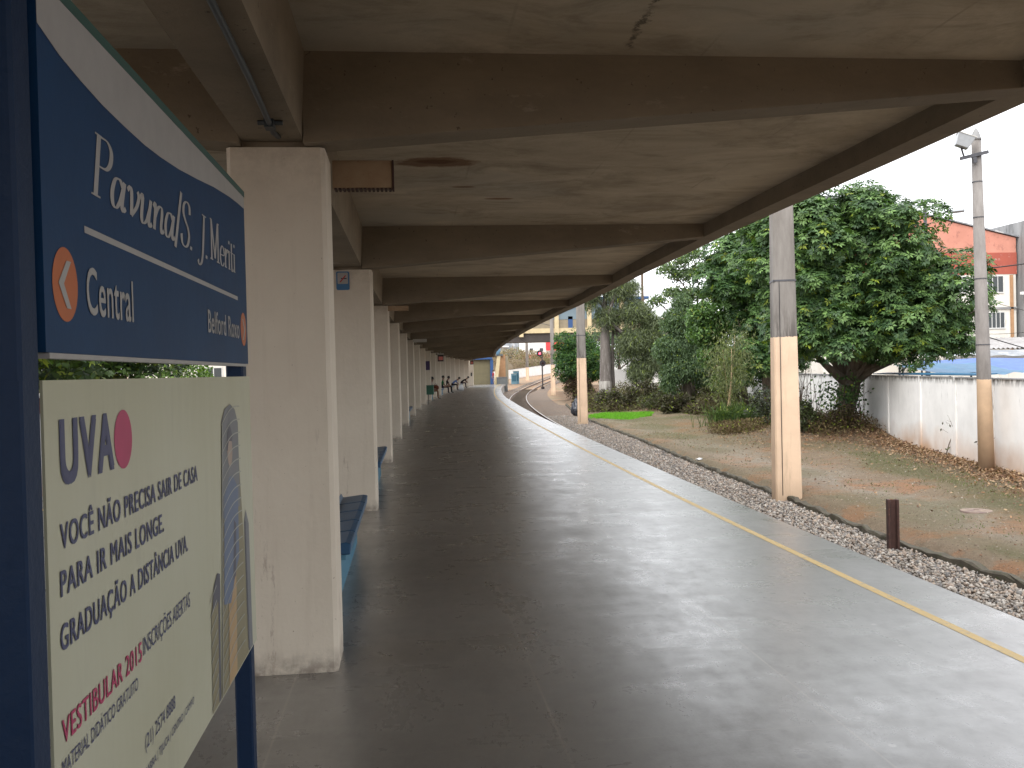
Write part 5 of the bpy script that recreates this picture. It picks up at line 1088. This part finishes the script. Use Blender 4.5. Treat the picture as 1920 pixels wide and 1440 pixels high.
t = thing('round_sign', 'pale blue rounded sign box at the tip of the canopy', 'sign', (10.8, 113.3, 3.3)); m = MB(); m.sphere((10.75, 113.2, 4.1), .6, 14, 8, (.75, .3, 1)); m.build('sign_box', flat('pale_blue_sign', (.12, .24, .36), .5), t, smooth=True); m = MB(); m.tube([(10.9, 113.6, 3.3), (10.8, 113.3, 3.7)], .06, 6); m.build('bracket', M['grey_metal'], t)
# blue cabinets
for x, y, z0, z1, wd, lab in ((16.65, 147.6, -.6, 1.1, .42, 'smaller front pale blue trackside cabinet'), (17.15, 148.8, -.55, 1.5, .45, 'taller pale blue cabinet just behind the smaller one')):
    t = thing('trackside_cabinet', lab, 'cabinet', (x, y, z0), group='pale blue trackside cabinets'); boxpart('body', t, M['cabinet'], x-wd, x+wd, y, y+.6, z0, z1, .02); boxpart('door', t, M['bench_base'], x-wd+.1, x+wd-.1, y-.03, y-.002, z0+.5, z1-.25); boxpart('roof', t, M['boxw'], x-wd-.05, x+wd+.05, y-.06, y+.65, z1+.001, z1+.06)
# signal with two round heads
x, y = 17.45, 121.5; z = float(gz(x, y)); t = thing('railway_signal', 'railway signal with two black round heads, the upper one showing red', 'signal', (x, y, z))
m = MB(); m.tube([(x, y, z-.1), (x, y, 3.6)], .09, 8); m.box(x-.2, x+.2, y-.2, y+.2, z-.1, z+.35); m.build('post', M['signal_body'], t)
for dx, zz, lamp in ((-.32, 3.78, True), (.06, 2.48, False)):
    m = MB(); m.tube([(x+dx, y-.12, zz), (x+dx, y+.12, zz)], .40, 24); h = m.build('signal_head', M['signal_body'], t)
    m = MB(); m.tube([(x+dx, y-.40, zz), (x+dx, y-.125, zz)], .13, 14) if False else m.loft([[Vector((x+dx+.15*math.cos(a), yy, zz+.15*math.sin(a))) for a in np.linspace(.1, PI-.1, 9)]+[Vector((x+dx+.135*math.cos(a), yy, zz+.135*math.sin(a))) for a in np.linspace(PI-.1, .1, 9)] for yy in (y-.38, y-.121)]); o = m.build('hood', M['signal_body'], t); o.parent = h
    m = MB(); m.tube([(x+dx, y-.14, zz), (x+dx, y-.121, zz)], .14, 16); o = m.build('lens', M['redlamp'] if lamp else flat('unlit_lens', (.05, .01, .012), .2), t); o.parent = h
m = MB(); m.tube([(x-.32, y, 3.4), (x, y, 3.1)], .05, 6); m.build('arm', M['signal_body'], t)
# far wall, brown mound, far buildings
fw = [(10, 165), (17.3, 170), (24, 184), (31.5, 200), (52, 216)]
wall_run('boundary_wall', 'far white wall seen under the footbridge', fw, lambda y: lin(y, [165, 170, 200, 216], [1.3, 1.62, 2.9, 3.4]), M['wall_far'], M['wall_far'], -1.5, 6)
t = thing('far_brown_thicket', 'brown dry thicket rising behind the far white wall', 'thicket', (23, 200, 0)); Cs = []
for c, r in (((21.8, 196, 3.2), (4, 3, 3.3)), ((26, 200, 3.4), (4.5, 3, 2.5)), ((31.5, 206, 3.6), (5, 3, 2.0)), ((18, 190, 3.0), (2.6, 3, 2.6))): Cs.append(on_ell(2600, c, r, .3, .7)[0])
C = np.concatenate(Cs); U = norm(rdirs(len(C))+[0, 0, .6])*.55; W = norm(np.cross(U, rdirs(len(C))))*.06; quads('twigs', C, U, W, leaf_cols(len(C), 1, (.20, .15, .09), (.36, .29, .19), 1, .12, (.15, .19, .07)), M['bush_brown'], t)
m = MB()
for c in ((21.8, 196), (26, 200), (31.5, 206), (18, 190)): m.sphere((c[0], c[1], 1.8), 1, 14, 8, (3.4, 2.6, 2.4))
m.build('earth_core', gmat('dry_mound_earth', (.22, .17, .11), None, .95, .8), t, smooth=True)
t = thing('white_red_building', 'far white building with faded red lower wall under the footbridge', 'building', (34, 238, 0)); boxpart('upper_wall', t, M['far_white'], 28.5, 44, 238, 246, 5.6, 9.0); boxpart('red_wall', t, M['far_red'], 28.0, 46, 237.8, 247, -1, 5.599); boxpart('red_panel', t, M['far_redtop'], 35.2, 46, 237.4, 237.79, 6.6, 9.2)
m = MB()
for a in (31, 33.6): m.box(a, a+.9, 237.9, 237.99, 6.4, 7.2)
m.build('window_opening', M['glass'], t)
t = thing('grey_shanty_buildings', 'jumble of grey far buildings left of the white and red one', 'building', (24, 236, 0)); boxpart('block', t, M['far_grey'], 20, 28.4, 240, 248, 0, 9.4); boxpart('block', t, M['conc_grey'], 22.5, 25, 236, 239.9, 0, 7.6); boxpart('block', t, M['far_grey'], 26.5, 28.2, 234, 239, 0, 6.9); boxpart('roof', t, M['far_white'], 22.2, 25.4, 235.6, 239.9, 7.601, 7.9); window(t, 23.2, 24.4, 5.4, 6.6, 236, 2)
# distant low houses west of the line, seen in the gap of the sign
t = thing('west_house', 'grey tiled house glimpsed in the sign gap near the far post', 'house', (-9, 50, -.8)); boxpart('wall', t, M['cream_wall'], -14, -8.2, 49, 56, -1, 2.9); m = MB(); m.loft([[Vector((-14.4, y_, 2.9)), Vector((-11.1, y_, 4.6)), Vector((-7.8, y_, 2.9))] for y_ in (48.6, 56.4)]); m.build('roof', M['conc_grey'], t); window(t, -10.6, -9.4, .9, 2.1, 49, 3)

# ================================================================== PEOPLE
def person(label, loc, rz, pose, shirt, legs, hair=None, group=None, shoe=None):
    """one continuous skinned body; pose: dict of joints in metres, x = facing direction"""
    me = D.meshes.new('body'); J = pose; V, E, Rr, kind = [], [], [], []
    def add(p, r, par, k, ry=None):
        V.append(Vector(p)); Rr.append((r, ry or r)); kind.append(k)
        if par is not None: E.append((par, len(V)-1))
        return len(V)-1
    pel = add(J['pel'], .125, None, 'L', .10); ab = add(J['abd'], .12, pel, 'S', .095); ch = add(J['chest'], .15, ab, 'S', .10); nk = add(J['neck'], .055, ch, 'K'); hd = add(J['chin'], .075, nk, 'K'); tp = add(J['crown'], .085, hd, 'H', .09)
    for s_ in (-1, 1):
        sh = add(Vector(J['chest'])+Vector((0, .16*s_, .06)), .06, ch, 'S'); el = add(Vector(J['elbow'])*1+Vector((0, .24*s_, 0)), .042, sh, 'A'); wr = add(Vector(J['hand'])+Vector((0, J.get('hw', .12)*s_, 0)), .028, el, 'A')
        d = (V[wr]-V[el]).normalized(); pm = add(V[wr]+d*.07, .03, wr, 'A', .018)
        sd_ = Vector((0, 1, 0)); 
        for q in range(4): a = add(V[pm]+d*.03+sd_*(-.03+.02*q), .009, pm, 'A'); add(V[a]+d*(.04+.01*(q in (1, 2)))+Vector((0, 0, -.02)), .007, a, 'A')
        add(V[wr]+d*.05-sd_*s_*.045, .009, wr, 'A')
        hp = add(Vector(J['pel'])+Vector((0, .1*s_, -.02)), .095, pel, 'L'); kn = add(Vector(J['knee'])+Vector((0, J.get('kw', .14)*s_, 0)), .06, hp, 'L'); ak = add(Vector(J['ankle'])+Vector((J.get('st', 0)*s_, J.get('kw', .14)*s_, 0)), .04, kn, 'L'); add(V[ak]+Vector((.15, 0, -.045)), .038, ak, 'F', .03)
    me.from_pydata([tuple(v) for v in V], E, []); o = D.objects.new('body', me); COL.objects.link(o)
    md = o.modifiers.new('skin', 'SKIN'); md.use_smooth_shade = True
    for i, r in enumerate(Rr): me.skin_vertices[0].data[i].radius = r
    me.skin_vertices[0].data[0].use_root = True
    sb = o.modifiers.new('sub', 'SUBSURF'); sb.levels = 1; sb.render_levels = 1
    dg = bpy.context.evaluated_depsgraph_get(); dg.update(); nm = D.meshes.new_from_object(o.evaluated_get(dg)); D.objects.remove(o)
    mats = [M['skin'], shirt, legs, M['hair'], shoe or M['dark']]; nm.materials.clear()
    for q in mats: nm.materials.append(q)
    mi = {'K': 0, 'A': 0, 'S': 1, 'L': 2, 'H': 3, 'F': 4}
    cen = Vector(J['crown']); fd = (Vector(J['chin'])-Vector(J['neck'])); 
    for f in nm.polygons:
        c = f.center; k = min(range(len(V)), key=lambda i: (V[i]-c).length); f.material_index = mi[kind[k]]; f.use_smooth = True
        if kind[k] == 'H' and c.x > cen.x+.02 and c.z < cen.z+.03: f.material_index = 0
        if kind[k] == 'A' and J.get('sleeve') and (c-V[ch]).length < .36: f.material_index = 1
    t = thing('person', label, 'person', loc, rz, group); b = D.objects.new('body', nm); COL.objects.link(b); b.parent = t
    hc = Vector(J['crown']); m = MB(); m.sphere((hc.x-.02, 0, hc.z+.01), .108, 12, 8, (1, .88, 1.0)); m.build('hair', M['hair'], t, local=True, smooth=True)
    m = MB()
    for s_ in (-1, 1): m.sphere((hc.x, s_*.088, hc.z-.05), .022, 6, 4, (.7, .4, 1))
    m.sphere((hc.x+.098, 0, hc.z-.06), .018, 6, 4, (1, .7, 1.2)); m.build('nose_and_ears', M['skin'], t, local=True)
    m = MB()
    for s_ in (-1, 1): m.sphere((hc.x+.082, s_*.034, hc.z-.03), .011, 6, 4)
    m.box(hc.x+.075, hc.x+.088, -.022, .022, hc.z-.105, hc.z-.098); m.build('eyes_and_mouth', M['dark'], t, local=True)
    return t
def sit(lean=.08, hand=(.34, .56), head=0., hw=.12, kw=.14, st=.0):
    c = (-.02+lean, 0, .90-abs(lean)*.35); n_ = (c[0]+lean*.5+.01, 0, c[2]+.19-lean*.10)
    return dict(pel=(-.05, 0, .55), abd=(-.03+lean*.45, 0, .72), chest=c, neck=n_, chin=(n_[0]+.035+lean*.12+head, 0, n_[2]+.07-head*.4), crown=(n_[0]+.04+lean*.2+head*1.6, 0, n_[2]+.19-head*.8-lean*.1),
                elbow=(c[0]+.12+lean*.4, 0, c[2]-.24), hand=(hand[0], 0, hand[1]), hw=hw, knee=(.40, 0, .52), ankle=(.42, 0, .09), kw=kw, st=st)
def seat_person(s, off, label, pose, shirt, legs, turn=0): return person(label, P(s, off, 0), spine_rot(s)+turn, pose, shirt, legs, None)
bl = cloth('black_cloth', (.02, .019, .022))
seat_person(50.2, .08, 'seated person with a brown bag on the lap, nearest of those waiting', sit(.04, (.33, .62), .0), cloth('pale_grey_cloth', (.22, .2, .19)), cloth('tan_cloth', (.17, .09, .05)))
p = P(50.2, .36, .58); t = thing('brown_bag', 'reddish brown bag held on the lap of the nearest seated person', 'bag', p, spine_rot(50.2)); m = MB(); m.sphere((0, 0, .12), .2, 12, 8, (1, .9, .85)); m.build('bag_body', cloth('red_brown_cloth', (.14, .045, .025)), t, local=True, smooth=True); m = MB(); m.tube([(-.1, 0, .26), (0, 0, .36), (.1, 0, .26)], .012, 6); m.build('handle', M['dark'], t, local=True)
seat_person(63.5, .10, 'seated person in a green shirt and dark trousers', sit(.02, (.30, .62), .0), cloth('green_cloth', (.02, .12, .045)), cloth('navy_cloth', (.018, .02, .035)), .1)
seat_person(66.0, .20, 'seated person all in black beside the one in green', sit(.10, (.34, .60), .02), bl, cloth('black_trousers', (.022, .024, .022)), -.1)
seat_person(75.5, .10, 'seated person in a light blue shirt, bent forward', sit(.30, (.46, .50), .05, .08), cloth('light_blue_cloth', (.15, .22, .42)), cloth('dark_brown_cloth', (.03, .024, .022)))
p = P(75.3, .86, 0); t = thing('shopping_bag', 'white plastic bag on the floor by the person in light blue', 'bag', p); m = MB(); m.loft([[Vector((a*k, b*k, z_)) for a, b in ((-.2, -.12), (.2, -.12), (.22, .12), (-.2, .14))] for k, z_ in ((1, .005), (1.08, .2), (.8, .42), (.35, .5))]); m.build('bag_body', M['litter'], t, local=True, smooth=True); m = MB(); m.tube([(-.06, 0, .5), (0, 0, .62), (.06, 0, .5)], .012, 6); m.build('handle', M['litter'], t, local=True)
seat_person(87.2, .08, 'farthest seated person in dark clothes, leaning elbows on knees', sit(.36, (.44, .60), .03, .05), bl, cloth('dark_violet_cloth', (.03, .02, .03)))
stand = dict(pel=(0, 0, .93), abd=(0, 0, 1.08), chest=(0, 0, 1.30), neck=(0, 0, 1.49), chin=(.02, 0, 1.55), crown=(.01, 0, 1.66), elbow=(-.02, 0, 1.08), hand=(.10, 0, .95), hw=.2, knee=(.03, 0, .50), ankle=(0, 0, .09), kw=.09, st=.10)
person('standing person in a red shirt and blue trousers at the platform end', P(107.2, 2.05, 0), rad(200), stand, cloth('red_cloth', (.30, .035, .05)), cloth('blue_cloth', (.07, .09, .20)))
